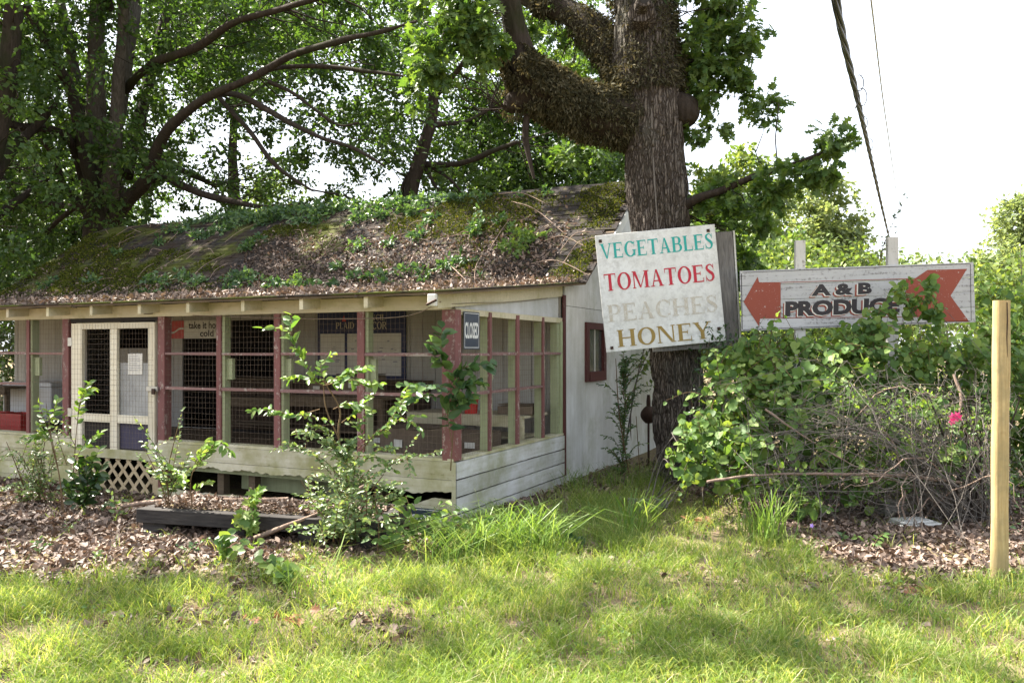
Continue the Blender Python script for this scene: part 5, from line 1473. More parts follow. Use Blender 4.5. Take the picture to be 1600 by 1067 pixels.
GROW = 1.35
def sapling(name, label, cat, base, stems, sprays, mat, tpl=OVATE, limit=300, stem_mat='stem', group=None):
    """stems: rows (px,py,Y,radius m); sprays: (rows (px,py,Y), leaf count, leaf size)"""
    t = thing(name, label, cat, base, 0, group); o0 = np.array(t.location)
    for st in stems:
        Q = smooth_path(np.array([np.r_[at(*s[:3]), s[3]] for s in st]), 6)
        a = Acc(); a.tube(Q[:, :3] - o0, Q[:, 3], 7); a.build('stem', M[stem_mat], t)
    Ls = []; a = Acc()
    for rows, n, size in sprays:
        Q = smooth_path(np.array([at(*s[:3]) for s in rows]), 6) + rng.normal(size=3) * 0.004
        a.tube(Q - o0, np.linspace(0.0045, 0.0015, len(Q)), 4, cap=False)
        Ls.append(along(Q, int(n * 1.75), 0.12, size=size * GROW))
        # short side twigs
        if n > 16:
            for _ in range(n // 7):
                b_ = Q[rng.integers(len(Q) // 4, len(Q))]; e_ = b_ + rng.normal(size=3) * (0.12, 0.12, 0.07) + (0, 0, 0.02)
                q_ = np.array([b_, (b_ + e_) / 2 + (0, 0, 0.012), e_]); a.tube(q_ - o0, [0.0025, 0.002, 0.001], 3, cap=False)
                Ls.append(along(smooth_path(q_, 3), 7, 0.2, size=size * 0.9 * GROW))
    if a.V: a.build('twigs', M[stem_mat], t, kind='stuff')
    Pq = [np.concatenate([l[k_] for l in Ls]) for k_ in range(4)]
    leaf_objects(t, tpl, Pq[0], Pq[1], Pq[2], Pq[3], M[mat], limit)
    return t

ps = P2W(1.75, 0.4, 0.17)
sapling('sapling', 'leafy young sapling rising from the middle of the planter', 'sapling', ps,
    [[(545, 815, 7.1, .012), (541, 760, 7.1, .011), (529, 680, 7.08, .009), (531, 640, 7.08, .008), (512, 605, 7.05, .006), (500, 590, 7.03, .004)],
     [(529, 684, 7.08, .007), (510, 640, 7.1, .006), (505, 600, 7.12, .004)],
     [(541, 760, 7.1, .007), (560, 712, 7.0, .006), (590, 672, 6.95, .004)]],
    [([(500, 600, 7.03), (478, 570, 6.98), (462, 540, 6.95), (450, 515, 6.92)], 17, .082), ([(505, 602, 7.05), (475, 590, 6.98), (445, 590, 6.92)], 11, .08),
     ([(505, 602, 7.05), (540, 582, 7.0), (575, 572, 6.95)], 16, .075), ([(508, 600, 7.0), (550, 592, 6.9), (595, 598, 6.85)], 15, .078), ([(512, 605, 7.1), (500, 570, 7.15), (520, 550, 7.2)], 10, .07),
     ([(500, 640, 7.05), (460, 650, 6.98), (425, 640, 6.95), (392, 642, 6.9)], 20, .062), ([(520, 640, 7.1), (545, 630, 7.12), (575, 640, 7.12)], 12, .06), ([(535, 660, 7.1), (560, 640, 7.15), (580, 615, 7.2)], 12, .06),
     ([(560, 700, 7.0), (600, 668, 6.95), (632, 655, 6.92), (660, 673, 6.9)], 22, .055), ([(575, 690, 7.0), (560, 660, 7.05), (585, 640, 7.1)], 12, .055), ([(560, 712, 7.0), (590, 715, 6.95), (620, 735, 6.92)], 14, .05), ([(590, 680, 6.95), (620, 640, 7.0), (640, 600, 7.1)], 16, .06)], 'sap_leaf')
S_ = []
for _ in range(44):
    x, y = rng.uniform(450, 645), rng.uniform(690, 845); b_ = (545 + rng.normal() * 22, min(y + 70, 850), 6.95)
    S_.append(([b_, ((b_[0] + x) / 2, (b_[1] + y) / 2 - 18, 6.85 + rng.normal() * .2), (x, y, 6.75 + rng.normal() * .25)], 20, .036))
for x0, x1, y0, y1 in ((540, 462, 720, 672), (540, 552, 730, 688), (530, 480, 700, 665), (545, 500, 730, 690), (520, 450, 740, 690), (560, 620, 730, 700), (560, 690, 760, 705)):
    S_.append(([(x0, y0, 6.9), ((x0 + x1) / 2, (y0 + y1) / 2 - 12, 6.82), (x1, y1, 6.75)], 26, .040))
sapling('privet_shrub', 'dense small-leaved privet spilling over the right half of the planter', 'shrub', P2W(1.7, 0.15, 0.17),
    [[(548, 838, 6.95, .008), (540, 790, 6.92, .007), (520, 730, 6.9, .004)], [(552, 838, 6.95, .007), (572, 780, 6.9, .006), (600, 740, 6.85, .003)], [(545, 840, 6.95, .007), (500, 800, 6.85, .005), (470, 750, 6.8, .003)], [(588, 880, 6.7, .006), (592, 830, 6.72, .005), (585, 770, 6.75, .003)]], S_, 'privet_leaf', limit=300)
S_ = []
for x0, y0, x1, y1, n in ((265, 775, 300, 730, 12), (262, 770, 285, 640, 16), (262, 760, 225, 690, 15), (268, 760, 212, 652, 17), (275, 770, 246, 700, 14), (262, 775, 250, 745, 12), (270, 765, 300, 705, 13), (255, 775, 290, 760, 14), (268, 780, 230, 735, 12), (262, 780, 245, 720, 12), (262, 780, 215, 710, 14)):
    S_.append(([(x0, y0, 7.55), ((x0 + x1) / 2 + 4, (y0 + y1) / 2 - 8, 7.45), (x1, y1, 7.35 + rng.normal() * .12)], n, .042))
sapling('privet_shrub', 'small privet bush in sun at the left end of the planter beside the lattice', 'shrub', P2W(0.4, 0.45, 0.17),
    [[(264, 790, 7.5, .007), (262, 740, 7.48, .006), (272, 690, 7.45, .004), (284, 645, 7.4, .002)], [(262, 790, 7.5, .006), (245, 740, 7.45, .004), (220, 690, 7.4, .002)]], S_, 'privet_leaf')
sapling('sapling', 'yellow green broad-leaved sprig before the skirting left of the planter middle', 'sapling', P2W(0.62, 0.3, 0.17),
    [[(300, 790, 7.35, .006), (298, 750, 7.32, .005), (310, 720, 7.28, .004), (335, 695, 7.2, .002)]],
    [([(298, 760, 7.3), (285, 745, 7.25), (272, 732, 7.2)], 8, .075), ([(302, 735, 7.3), (320, 710, 7.22), (340, 688, 7.15), (358, 705, 7.1)], 14, .078), ([(304, 730, 7.3), (318, 700, 7.25), (330, 690, 7.2)], 7, .08), ([(300, 770, 7.3), (312, 755, 7.25), (330, 752, 7.2)], 6, .06)], 'tuft')
sapling('sapling', 'short maple-like sprig hanging over the front timber of the planter', 'sapling', P2W(1.05, 0.25, 0.17),
    [[(386, 805, 7.15, .005), (388, 790, 7.1, .004), (398, 770, 7.05, .003)]],
    [([(388, 795, 7.1), (398, 775, 7.05), (405, 765, 7.0)], 7, .08), ([(386, 805, 7.1), (380, 800, 7.0), (375, 820, 6.95)], 6, .085), ([(388, 800, 7.1), (395, 810, 7.0), (392, 830, 6.95)], 6, .08)], 'tuft', MAPLE)
# young vine climbing the corner post
cv = [[(704, 735, 7.62, .006), (708, 660, 7.58, .005), (703, 600, 7.55, .004), (690, 550, 7.56, .003), (688, 515, 7.6, .002)]]
cs = [([(706, 690, 7.58), (700, 640, 7.52), (712, 600, 7.5), (690, 540, 7.5), (692, 512, 7.52)], 26, .12), ([(704, 600, 7.55), (725, 575, 7.5), (750, 570, 7.5), (772, 568, 7.55)], 12, .115), ([(706, 610, 7.5), (730, 600, 7.45), (752, 598, 7.45)], 11, .12),
      ([(704, 612, 7.55), (680, 604, 7.4), (655, 603, 7.3), (628, 600, 7.25)], 13, .10), ([(690, 620, 7.5), (665, 618, 7.35), (630, 630, 7.3), (612, 640, 7.3)], 13, .08), ([(708, 640, 7.5), (722, 625, 7.45), (735, 622, 7.45)], 8, .11), ([(700, 570, 7.55), (682, 560, 7.5), (676, 545, 7.5)], 8, .11)]
sapling('climbing_vine', 'dark green broad-leaved vine climbing the red corner post', 'vine', B(0.0, -0.15, 0), cv, cs, 'weed_leaf')
# left shrubs
S_ = []
for _ in range(34):
    x, y = rng.uniform(-20, 128), rng.uniform(665, 790)
    S_.append(([(60 + rng.normal() * 25, min(800, y + 60), 8.9), ((60 + x) / 2, y - 8, 8.75), (x, y, 8.6 + rng.normal() * .2)], 15, .034))
sapling('shrub', 'feathery grey green shrub against the skirting at the far left', 'shrub', gnd(60, 800) * (1, 1, 1), [[(60, 800, 8.9, .01), (62, 740, 8.85, .008), (70, 690, 8.8, .004)], [(50, 800, 8.9, .01), (30, 740, 8.8, .006), (10, 690, 8.75, .003)], [(97, 800, 8.4, .006), (92, 740, 8.4, .005), (80, 680, 8.4, .004), (76, 640, 8.4, .002)]], S_, 'privet_leaf')
sapling('sapling', 'thin sapling with a lime green top before the left red post', 'sapling', gnd(100, 800), [[(100, 800, 8.3, .007), (92, 740, 8.3, .006), (80, 690, 8.28, .004), (72, 630, 8.25, .002)]],
    [([(78, 680, 8.28), (66, 650, 8.2), (60, 628, 8.2)], 9, .07), ([(76, 660, 8.28), (85, 640, 8.2), (88, 628, 8.2)], 9, .07), ([(82, 690, 8.28), (60, 680, 8.2), (48, 688, 8.2)], 8, .075), ([(82, 690, 8.28), (66, 672, 8.25), (58, 662, 8.2)], 8, .06)], 'sap_leaf')
sapling('sapling', 'thin sapling with pale top leaves before the screen door', 'sapling', gnd(112, 798), [[(112, 798, 8.5, .006), (116, 720, 8.45, .005), (122, 650, 8.4, .003), (132, 602, 8.35, .002)]],
    [([(120, 670, 8.42), (126, 625, 8.36), (140, 598, 8.3)], 12, .07), ([(122, 640, 8.4), (135, 612, 8.35), (150, 608, 8.3)], 7, .075), ([(117, 720, 8.45), (135, 690, 8.4), (158, 675, 8.35)], 9, .08), ([(117, 735, 8.45), (140, 720, 8.4), (155, 700, 8.35)], 8, .08), ([(118, 700, 8.45), (104, 670, 8.4), (98, 640, 8.4)], 9, .05)], 'sap_leaf')
sapling('creeper', 'dark leafy creeper clump at the left foot of the lattice', 'creeper', gnd(125, 800), [[(125, 800, 8.6, .006), (128, 760, 8.55, .005), (130, 725, 8.5, .003)]],
    [([(125, 795, 8.5), (110 + k_ * 7, 770 - (k_ % 4) * 14, 8.4), (100 + k_ * 8, 755 - (k_ % 3) * 18, 8.35)], 9, .10) for k_ in range(8)], 'ivy_leaf')
# small weeds on the forest floor
def weed(px, py, h, n, size, label, mat='weed_leaf', tpl=OVATE, spread=1.0):
    b_ = gnd(px, py); t = thing('weed', label, 'weed', b_)
    a = Acc(); Ls = []
    for k_ in range(max(3, n // 6)):
        e_ = rng.normal(size=3) * (h * 0.6 * spread, h * 0.5 * spread, 0) + (0, 0, h * rng.uniform(0.5, 1.05))
        q_ = smooth_path(np.array([(0, 0, -0.01), e_ * 0.5 + (0, 0, h * 0.15), e_]), 4); a.tube(q_, np.linspace(.003, .0012, len(q_)), 4, cap=False)
        Ls.append(along(q_, 6, 0.3, size=size))
    a.build('stems', M['stem'], t, kind='stuff')
    P_, D1, N1, S1 = [np.concatenate([l[k_] for l in Ls]) for k_ in range(4)]
    leaf_objects(t, tpl, P_ + b_, D1, N1, S1, M[mat], 300)
for q in ((352, 884, .24, 34, .08, 'pale broad-leaved weed where the leaves meet the grass', 'sap_leaf', ROUND), (440, 912, .18, 40, .08, 'low pale weed in the grass below the fallen branch', 'sap_leaf', ROUND), (255, 830, .16, 14, .035, 'tiny weed standing in the leaves left of the planter', 'weed_leaf'), (182, 812, .3, 30, .07, 'sunlit weed by the left corner of the planter', 'privet_leaf'), (160, 800, .1, 14, .05, 'low weed in the leaves below the lattice', 'weed_leaf'), (105, 836, .12, 12, .035, 'sprig in the sunlit leaf litter at the left', 'privet_leaf'),
          (622, 872, .30, 50, .09, 'leafy green weed beside the right end of the planter', 'vine_leaf'), (655, 864, .42, 70, .10, 'leafy green weed before the fallen CLOSED sign', 'vine_leaf'), (690, 860, .32, 48, .10, 'leafy green weed at the corner of the skirting', 'vine_leaf'), (780, 838, .2, 18, .08, 'broad-leaved weed at the side skirting', 'tuft'), (1362, 860, .18, 12, .06, 'small green weed in the leaves under the brambles', 'vine_leaf'), (1320, 850, .1, 10, .05, 'low weed by the edge of the right leaf litter', 'weed_leaf'), (1555, 845, .2, 18, .05, 'weed in the shade behind the yellow post', 'weed_leaf'), (250, 845, .1, 8, .03, 'small dry sprig in the leaf litter', 'privet_leaf'), (300, 868, .16, 20, .05, 'low weed amid the leaf litter above the left lawn', 'weed_leaf'), (60, 868, .14, 18, .045, 'low weed in the sunlit litter at the far left', 'weed_leaf'), (150, 880, .12, 14, .04, 'small weed in the litter left of the pale broad-leaved weed', 'privet_leaf'), (905, 858, .14, 10, .07, 'low broad weed in the lawn right of the skirting', 'weed_leaf', ROUND)):
    weed(*q[:7], **({'tpl': q[7]} if len(q) > 7 else {}))
# slim shrub by the side wall
S_ = []
for k_ in range(46):
    y = rng.uniform(545, 735); x = 975 + rng.normal() * (16 + 0.04 * (y - 540))
    S_.append(([(974, y + 30, 10.9), ((974 + x) / 2, y + 6, 10.85), (x, y, 10.8 + rng.normal() * .15)], 13, .05))
for y in (600, 570, 580, 560):
    S_.append(([(980, y + 20, 10.8), (996, y + 4, 10.75), (1016, y - 6 + rng.normal() * 6, 10.7)], 12, .05))
sapling('shrub', 'slim upright dark shrub against the white side wall', 'shrub', at(975, 740, 10.9) * (1, 1, 0), [[(972, 745, 10.9, .012), (976, 650, 10.9, .01), (978, 560, 10.9, .005)], [(984, 745, 10.85, .01), (968, 650, 10.85, .008), (962, 560, 10.85, .004)], [(1000, 740, 10.8, .006), (994, 650, 10.8, .005)]], S_, 'weed_leaf', SLIM)

# the thicket on the right
def blob_leaves(L, dens, size, jitter=0.55):
    P_, N1 = [], []
    for px, py, Y, rx, ry, rz in L:
        n = int(dens * rx * ry / 100)
        q = norm(rng.normal(size=(n, 3))) * rng.uniform(0.3, 1.25, (n, 1))
        c_ = at(px, py, Y); k_ = Y / F
        P_.append(c_ + q * (rx * k_, rz, ry * k_)); N1.append(q * (0.8, 1, 0.6) + (0, -0.35, 0.55) + rng.normal(size=(n, 3)) * jitter)
    P_, N1 = np.concatenate(P_), np.concatenate(N1); n = len(P_)
    D1 = rng.normal(size=(n, 3)) * (1, 0.7, 0.5) + (0, -0.2, -0.7)
    ok = P_[:, 2] > 0.03
    return P_[ok], D1[ok], N1[ok], (size * rng.uniform(0.6, 1.25, n))[ok]
def shoot_leaves(L, dens, size):
    out, stems = [], []
    for px, py, Y, rx, ry, rz in L:
        k_ = Y / F; c_ = at(px, py, Y); n = max(2, int(dens * rx * ry / 1000))
        for _ in range(n):
            d_ = norm(rng.normal(size=3) * (1, .8, .8) + (0, -.35, .25)); L_ = np.array((rx * k_, rz, ry * k_)) * (0.6 + 1.5 * rng.random() ** 1.6)
            s_ = c_ + rng.normal(size=3) * (rx * k_ * .3, rz * .3, ry * k_ * .3)
            e_ = s_ + d_ * L_; m_ = (s_ + e_) / 2 + rng.normal(size=3) * .05 + (0, 0, .08)
            e_ = e_ - (0, 0, .08 * rng.random())
            q_ = smooth_path(np.array([s_, m_, e_]), 5)
            if q_[:, 2].min() < 0.04: continue
            stems.append(q_)
            n_ = rng.integers(7, 14); p1, d1, n1, s1 = along(q_, n_, 0.1, size=size * rng.uniform(.65, 1.25))
            s1 = s1 * np.linspace(1.15, .55, n_); d1 = d1 + (0, 0, -.3)
            out.append((p1 + rng.normal(size=p1.shape) * .02, d1, n1, s1))
    return [np.concatenate([o[i_] for o in out]) for i_ in range(4)], stems
def canes(root, L, n, r, mat='twig', name='canes'):
    a = Acc(); o0 = np.array(root.location)
    for _ in range(n):
        px, py, Y, rx, ry, rz = L[rng.integers(len(L))]
        e_ = at(px + rng.normal() * rx * .6, py + rng.normal() * ry * .6, Y + rng.normal() * rz * .5); b_ = np.array((e_[0] + rng.normal() * .5, e_[1] + rng.uniform(0, .5), 0))
        m_ = (e_ + b_) / 2 + rng.normal(size=3) * 0.2 + (0, 0, .2)
        q_ = smooth_path(np.array([b_, m_, e_]), 5); a.tube(q_ - o0, np.linspace(r, r * .35, len(q_)), 4, cap=False)
    a.build(name, M[mat], root, kind='stuff')
def thicket(name, label, cat, base, L, dens, size, mat, tpl, limit=300, ncane=20, r=.007, shoots=0):
    t = thing(name, label, cat, base); P_, D1, N1, S1 = blob_leaves(L, dens, size)
    canes(t, L, ncane, r)
    if shoots:
        S2, st = shoot_leaves(L, shoots, size)
        P_, D1, N1, S1 = [np.concatenate(v) for v in zip((P_, D1, N1, S1), S2)]
        a = Acc(); o0 = np.array(t.location)
        for q_ in st: a.tube(q_ - o0, np.linspace(.004, .0012, len(q_)), 4, cap=False)
        a.build('tendrils', M['stem'], t, kind='stuff')
    leaf_objects(t, tpl, P_, D1, N1, S1, M[mat], limit)
    return t
grape = [(1130, 640, 8.8, 60, 52, .4), (1195, 600, 8.8, 66, 54, .45), (1265, 600, 8.7, 60, 45, .45), (1105, 690, 8.4, 38, 40, .3), (1165, 680, 8.5, 60, 45, .45), (1240, 655, 8.4, 50, 40, .4), (1090, 725, 8.2, 26, 26, .25), (1150, 735, 8.3, 60, 40, .4), (1170, 555, 9.0, 50, 28, .35), (1245, 545, 9.0, 40, 22, .25), (1310, 565, 8.9, 50, 34, .35), (1070, 690, 8.2, 14, 24, .15), (1085, 660, 8.5, 22, 14, .15), (1120, 580, 8.9, 24, 24, .2), (1060, 740, 8.1, 12, 14, .1), (1210, 745, 8.2, 40, 22, .3), (1250, 790, 7.9, 24, 22, .2), (1330, 620, 8.4, 30, 24, .2), (1275, 700, 8.3, 24, 18, .2), (1310, 725, 8.1, 40, 24, .3), (1385, 690, 8.1, 40, 26, .3), (1345, 770, 8.0, 30, 18, .2), (1440, 645, 8.2, 36, 24, .25), (1480, 720, 7.9, 24, 30, .2), (1400, 750, 7.9, 26, 16, .2)]
thicket('grape_vine', 'mass of round-leaved grape vine between the oak trunk and the arrow board posts', 'vine', at(1180, 700, 8.5) * (1, 1, 0), grape, 3, .092, 'vine_leaf', ROUND, 300, 40, shoots=6.5)
over = [(1345, 520, 9.25, 34, 20, .2), (1385, 505, 9.2, 34, 26, .2), (1420, 485, 9.2, 28, 26, .15), (1400, 450, 9.4, 18, 12, .1), (1445, 462, 9.25, 16, 16, .1), (1455, 440, 9.25, 16, 7, .08), (1325, 535, 9.2, 40, 18, .2), (1370, 560, 9.1, 60, 26, .25), (1440, 560, 9.2, 50, 30, .3), (1460, 500, 9.2, 14, 18, .1), (1400, 600, 9.1, 60, 30, .25)]
thicket('grape_vine', 'grape vine sprays climbing across the front of the arrow board', 'vine', at(1390, 600, 9.3) * (1, 1, 0), over, 3, .092, 'vine_leaf', ROUND, 300, 22, .005, shoots=7)
right = [(1500, 560, 9.6, 60, 40, .5), (1560, 530, 9.9, 60, 50, .5), (1600, 600, 9.6, 60, 70, .5), (1540, 610, 9.4, 50, 50, .4), (1560, 470, 11.0, 70, 40, .6), (1610, 500, 10.6, 50, 60, .6), (1640, 680, 9.6, 60, 90, .5), (1590, 690, 9.7, 45, 60, .5), (1700, 600, 9.8, 60, 120, .6)]
thicket('grape_vine', 'bright vine bank behind the yellow post at the right edge', 'vine', at(1560, 640, 9.8) * (1, 1, 0), right, 6, .085, 'vine_leaf', ROUND, 300, 24, shoots=6)
ivy = [(1125, 540, 10.0, 45, 38, .4), (1185, 555, 9.9, 50, 42, .5), (1115, 610, 9.8, 30, 60, .4), (1250, 570, 9.8, 55, 50, .5), (1300, 610, 9.9, 60, 60, .5), (1230, 680, 9.4, 110, 80, .5), (1140, 700, 9.3, 70, 70, .4), (1340, 690, 9.4, 90, 90, .5), (1430, 680, 9.5, 80, 100, .5), (1520, 690, 9.6, 70, 100, .5), (1450, 600, 9.8, 80, 50, .5), (1590, 740, 9.9, 60, 60, .5)]
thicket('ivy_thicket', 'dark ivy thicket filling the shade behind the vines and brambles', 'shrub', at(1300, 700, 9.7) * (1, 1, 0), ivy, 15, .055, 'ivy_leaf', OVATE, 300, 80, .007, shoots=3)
hedge = [(1100, 480, 12.5, 60, 60, .9), (1180, 470, 13, 70, 50, .9), (1250, 480, 14, 70, 60, .9), (1340, 470, 14, 90, 60, 1), (1430, 460, 14, 80, 50, 1), (1520, 450, 14, 70, 50, 1), (1600, 450, 14, 70, 60, 1), (1240, 400, 16, 60, 40, 1), (1170, 410, 15, 50, 40, 1), (1310, 400, 18, 60, 30, 1), (1400, 420, 18, 60, 30, 1), (1480, 430, 18, 50, 30, 1), (1300, 560, 13, 260, 90, .8)]
thicket('hedgerow', 'sunlit hedgerow running behind the arrow board', 'hedge', at(1330, 560, 14) * (1, 1, 0), hedge, 22, .12, 'bright_leaf', DIAMOND, 0, 60, .012)
lefth = [(30, 560, 17, 60, 60, .8), (-40, 540, 17, 60, 90, .8), (20, 470, 19, 60, 60, 1), (70, 430, 20, 40, 50, 1), (110, 420, 21, 40, 40, 1), (10, 620, 16, 60, 60, .8), (-30, 400, 20, 60, 60, 1)]
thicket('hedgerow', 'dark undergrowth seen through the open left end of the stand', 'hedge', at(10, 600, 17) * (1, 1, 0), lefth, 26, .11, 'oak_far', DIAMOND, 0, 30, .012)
# brambles: a tangle of bare canes
br = thing('bramble_bush', 'bare brown tangle of arching canes left of the yellow post', 'shrub', at(1480, 830, 8.0) * (1, 1, 0))
o0 = np.array(br.location); a = Acc(); big = []
for k_ in range(230):
    fan = k_ % 2
    bx_ = 1500 + rng.normal() * 38 if fan else rng.uniform(1180, 1570)
    Y0 = 8.2 + rng.normal() * .4
    b_ = at(bx_, HOR + H * F / Y0, Y0)
    if fan: ex, ey = bx_ - abs(rng.normal()) * 190 + 60, rng.uniform(585, 800)
    else: ex, ey = bx_ + rng.normal() * 130, rng.uniform(600, 815)
    e_ = at(np.clip(ex, 1120, 1640), ey, 7.9 + rng.normal() * .5)
    hgt = rng.uniform(0.1, 0.6)
    m_ = b_ * rng.uniform(.35, .65) + e_ * 0.5; m_[0] = (b_[0] + e_[0]) / 2; m_[1] = (b_[1] + e_[1]) / 2
    m_[2] = max(0.1, e_[2] * rng.uniform(0.5, 1.0) + hgt * 0.3)
    m2 = b_ * 0.2 + e_ * 0.8; m2[2] = e_[2] + 0.10 * hgt
    q_ = smooth_path(np.array([b_, m_ + rng.normal(size=3) * .1, m2 + rng.normal(size=3) * .06, e_ + (0, 0, -rng.uniform(0, .15))]), 5)
    q_[1:-1] += rng.normal(size=(len(q_) - 2, 3)) * 0.012
    r0 = rng.uniform(.002, .0048)
    if k_ % 36 == 0:
        c_ = Acc(); c_.tube(q_ - o0, np.linspace(r0 + .006, .003, len(q_)), 7); c_.build('cane', M['branch_dead'], br)
    else:
        a.tube(q_ - o0, np.linspace(r0, .0012, len(q_)), 4, cap=False)
    for _ in range(2):
        j_ = rng.integers(3, len(q_)); t_ = q_[j_] + rng.normal(size=3) * (.2, .1, .12)
        a.tube([q_[j_] - o0, (q_[j_] + t_) / 2 - o0 + rng.normal(size=3) * .02, t_ - o0], [.002, .0016, .001], 3, cap=False)
for k_ in range(55):   # long canes sweeping out to the left
    x0 = 1500 + rng.normal() * 40; Y0 = 7.95 + rng.normal() * .2
    b_ = at(x0, rng.uniform(740, 835), Y0); ex = rng.uniform(1130, 1420); e_ = at(ex, rng.uniform(610, 800), 7.75 + rng.normal() * .3)
    m_ = (b_ + e_) / 2 + (0, 0, rng.uniform(.05, .5)) + rng.normal(size=3) * .08
    q_ = smooth_path(np.array([b_, (b_ + m_) / 2 + (0, 0, .06), m_, (m_ + e_) / 2 + (0, 0, .04) + rng.normal(size=3) * .03, e_]), 5); q_[1:-1] += rng.normal(size=(len(q_) - 2, 3)) * .006
    a.tube(q_ - o0, np.linspace(rng.uniform(.004, .008), .0014, len(q_)), 5, cap=False)
    for _ in range(3):
        j_ = rng.integers(4, len(q_)); t_ = q_[j_] + rng.normal(size=3) * (.22, .1, .14)
        a.tube([q_[j_] - o0, (q_[j_] + t_) / 2 - o0 + rng.normal(size=3) * .02, t_ - o0], [.002, .0016, .001], 3, cap=False)
a.build('thin_canes', M['twig'], br, kind='stuff')
for k_ in range(9):
    x0 = 1495 + k_ * 9 + rng.normal() * 4
    Q = np.array([np.r_[at(x0, 838, 7.9 + .05 * (k_ % 3)), .02], np.r_[at(x0 - 6 + rng.normal() * 6, 760, 7.95), .017], np.r_[at(x0 - 4 + rng.normal() * 14, 690, 8.0), .012], np.r_[at(x0 - 10 + rng.normal() * 26, 620, 8.0), .006]])
    Q = smooth_path(Q, 6); c_ = Acc(); c_.tube(Q[:, :3] - o0, Q[:, 3], 7, bark=.002, bscale=30); c_.build('stem', M['bark_dark'], br)
P_, D1, N1, S1 = blob_leaves([(1500, 690, 8.0, 50, 60, .25), (1540, 650, 8.0, 30, 40, .2), (1420, 640, 8.1, 80, 40, .3), (1330, 640, 8.2, 60, 50, .3), (1380, 720, 8.3, 110, 60, .4), (1260, 760, 8.2, 60, 40, .3), (1560, 760, 8.2, 40, 60, .3)], 9, .05)
leaf_objects(br, OVATE, P_, D1, N1, S1, M['sap_leaf'], 0)
sb = branch('long pale dead branch lying level across the brambles', [at(1105, 752, 7.8), at(1200, 741, 7.75), at(1330, 741, 7.75), at(1420, 744, 7.8), at(1500, 753, 7.85)], [0.008, 0.014, 0.018, 0.018, 0.013])
branch('thin dead branch slanting through the brambles to the left', [at(1195, 640, 8.0), at(1270, 690, 7.9), at(1350, 735, 7.8), at(1430, 760, 7.8)], [0.006, 0.009, 0.010, 0.008])
branch('crooked pale dead branch rising above the brambles', [at(1490, 585, 8.2), at(1502, 620, 8.1), at(1500, 660, 8.0), at(1530, 700, 7.95), at(1545, 740, 7.9)], [0.008, 0.012, 0.014, 0.014, 0.012])
az = thing('azalea', 'pink azalea blossom on a twiggy sprig among the brambles', 'flower', at(1490, 660, 7.75))
a = Acc(); a.tube(smooth_path(np.array([(0.03, .1, -.5), (0.0, .05, -.2), (0, 0, 0)]), 5), .004, 5); a.build('stem', M['stem'], az)
for dx, dz in ((-.02, .06), (.02, .07), (-.03, .01), (.035, .05), (0, .035)):
    a = Acc(); th = np.linspace(0, 2 * np.pi, 5, endpoint=False) + rng.random()
    a.leaves(OVATE, np.repeat([[dx, -.02, dz]], 5, 0), np.c_[np.cos(th), -0.3 + 0 * th, np.sin(th)], np.repeat([[0, -1., .2]], 5, 0), np.full(5, .042)); a.build('blossom', M['pink'], az)
vf = thing('violet_flower', 'single small violet flower in the grass by the right leaf litter', 'flower', gnd(1267, 852))
a = Acc(); a.tube([(0, 0, 0), (.01, 0, .1), (.005, 0, .17)], .002, 4); a.build('stem', M['stem'], vf)
a = Acc(); th = np.linspace(0, 2 * np.pi, 5, endpoint=False); a.leaves(OVATE, np.repeat([[.005, -.005, .17]], 5, 0), np.c_[np.cos(th), -.3 + 0 * th, np.sin(th)], np.repeat([[0, -1., .3]], 5, 0), np.full(5, .022)); a.build('petals', M['violet'], vf)
tw = thing('sapling', 'spindly vine sprig beside the top of the right arrow board post', 'sapling', at(1372, 425, 9.85)); o0 = np.array(tw.location)
Q = smooth_path(np.array([at(1372, 425, 9.85), at(1380, 385, 9.85), at(1395, 350, 9.85), at(1412, 308, 9.85)]), 6); a = Acc(); a.tube(Q - o0, np.linspace(.006, .002, len(Q)), 5); a.build('stem', M['stem'], tw)
p_, d_, n_, s_ = along(Q, 34, 0.1, size=.06); leaf_objects(tw, OVATE, p_ + rng.normal(size=p_.shape) * .03, d_, n_, s_, M['ivy_leaf'])

# ------------------------------------------------------------------ what lies and grows on the roof
def roof_hit(px, py):
    d = np.array(((px - 800) / F, 1.0, (HOR - py) / F)); o = np.array((0, 0, H))
    vv = np.array((AY, AX)); C0 = np.array((CX, CY))
    # main slope: z = RB_Z + (t - RB_T) * MS, t = (p - C0) . vv
    k_ = MS * d[:2].dot(vv) - d[2]
    lam = (H - RB_Z - MS * ((o[:2] - C0).dot(vv) - RB_T)) / k_
    p = o + d * lam; q = p[:2] - C0
    return -(q[0] * AX - q[1] * AY), q.dot(vv)
def on_roof(s, t, lift=0.0):
    s, t = np.asarray(s, float), np.asarray(t, float)
    return np.c_[CX - AX * s + AY * t, CY + AY * s + AX * t, roof_z(t) + 0.02 + lift]
nrm = norm(np.array((-AY * MS, -AX * MS, 1.0)))
n = 80000
s, t = rng.uniform(-0.1, S_ROOF - 0.1, n), rng.uniform(EV_T, RG_T - 0.1, n)
Pn = np.c_[s, t * 1.4]
nz = fnoise(Pn, 0.55, 41)
dens = np.where(t < 2.4, 0.28, np.exp(-((t - 2.95) / 0.42) ** 2) * 0.75) + np.where((s < 7.0) & (s > 0.5), 0.85, 0.12) * np.clip((nz - 0.44) * 7, 0, 1) * (t > 2.6) * np.clip((5.1 - t) / 1.2, 0.1, 1)
dens *= np.where((s < 0.5) & (t > 3.0), 0.25, 1)
ok = rng.random(n) < dens
s, t = s[ok], t[ok]; n = len(s)
P_ = on_roof(s, t, rng.uniform(0.0, 0.05, n) + 0.05 * np.exp(-((t - 3.1) / .3) ** 2) * rng.random(n))
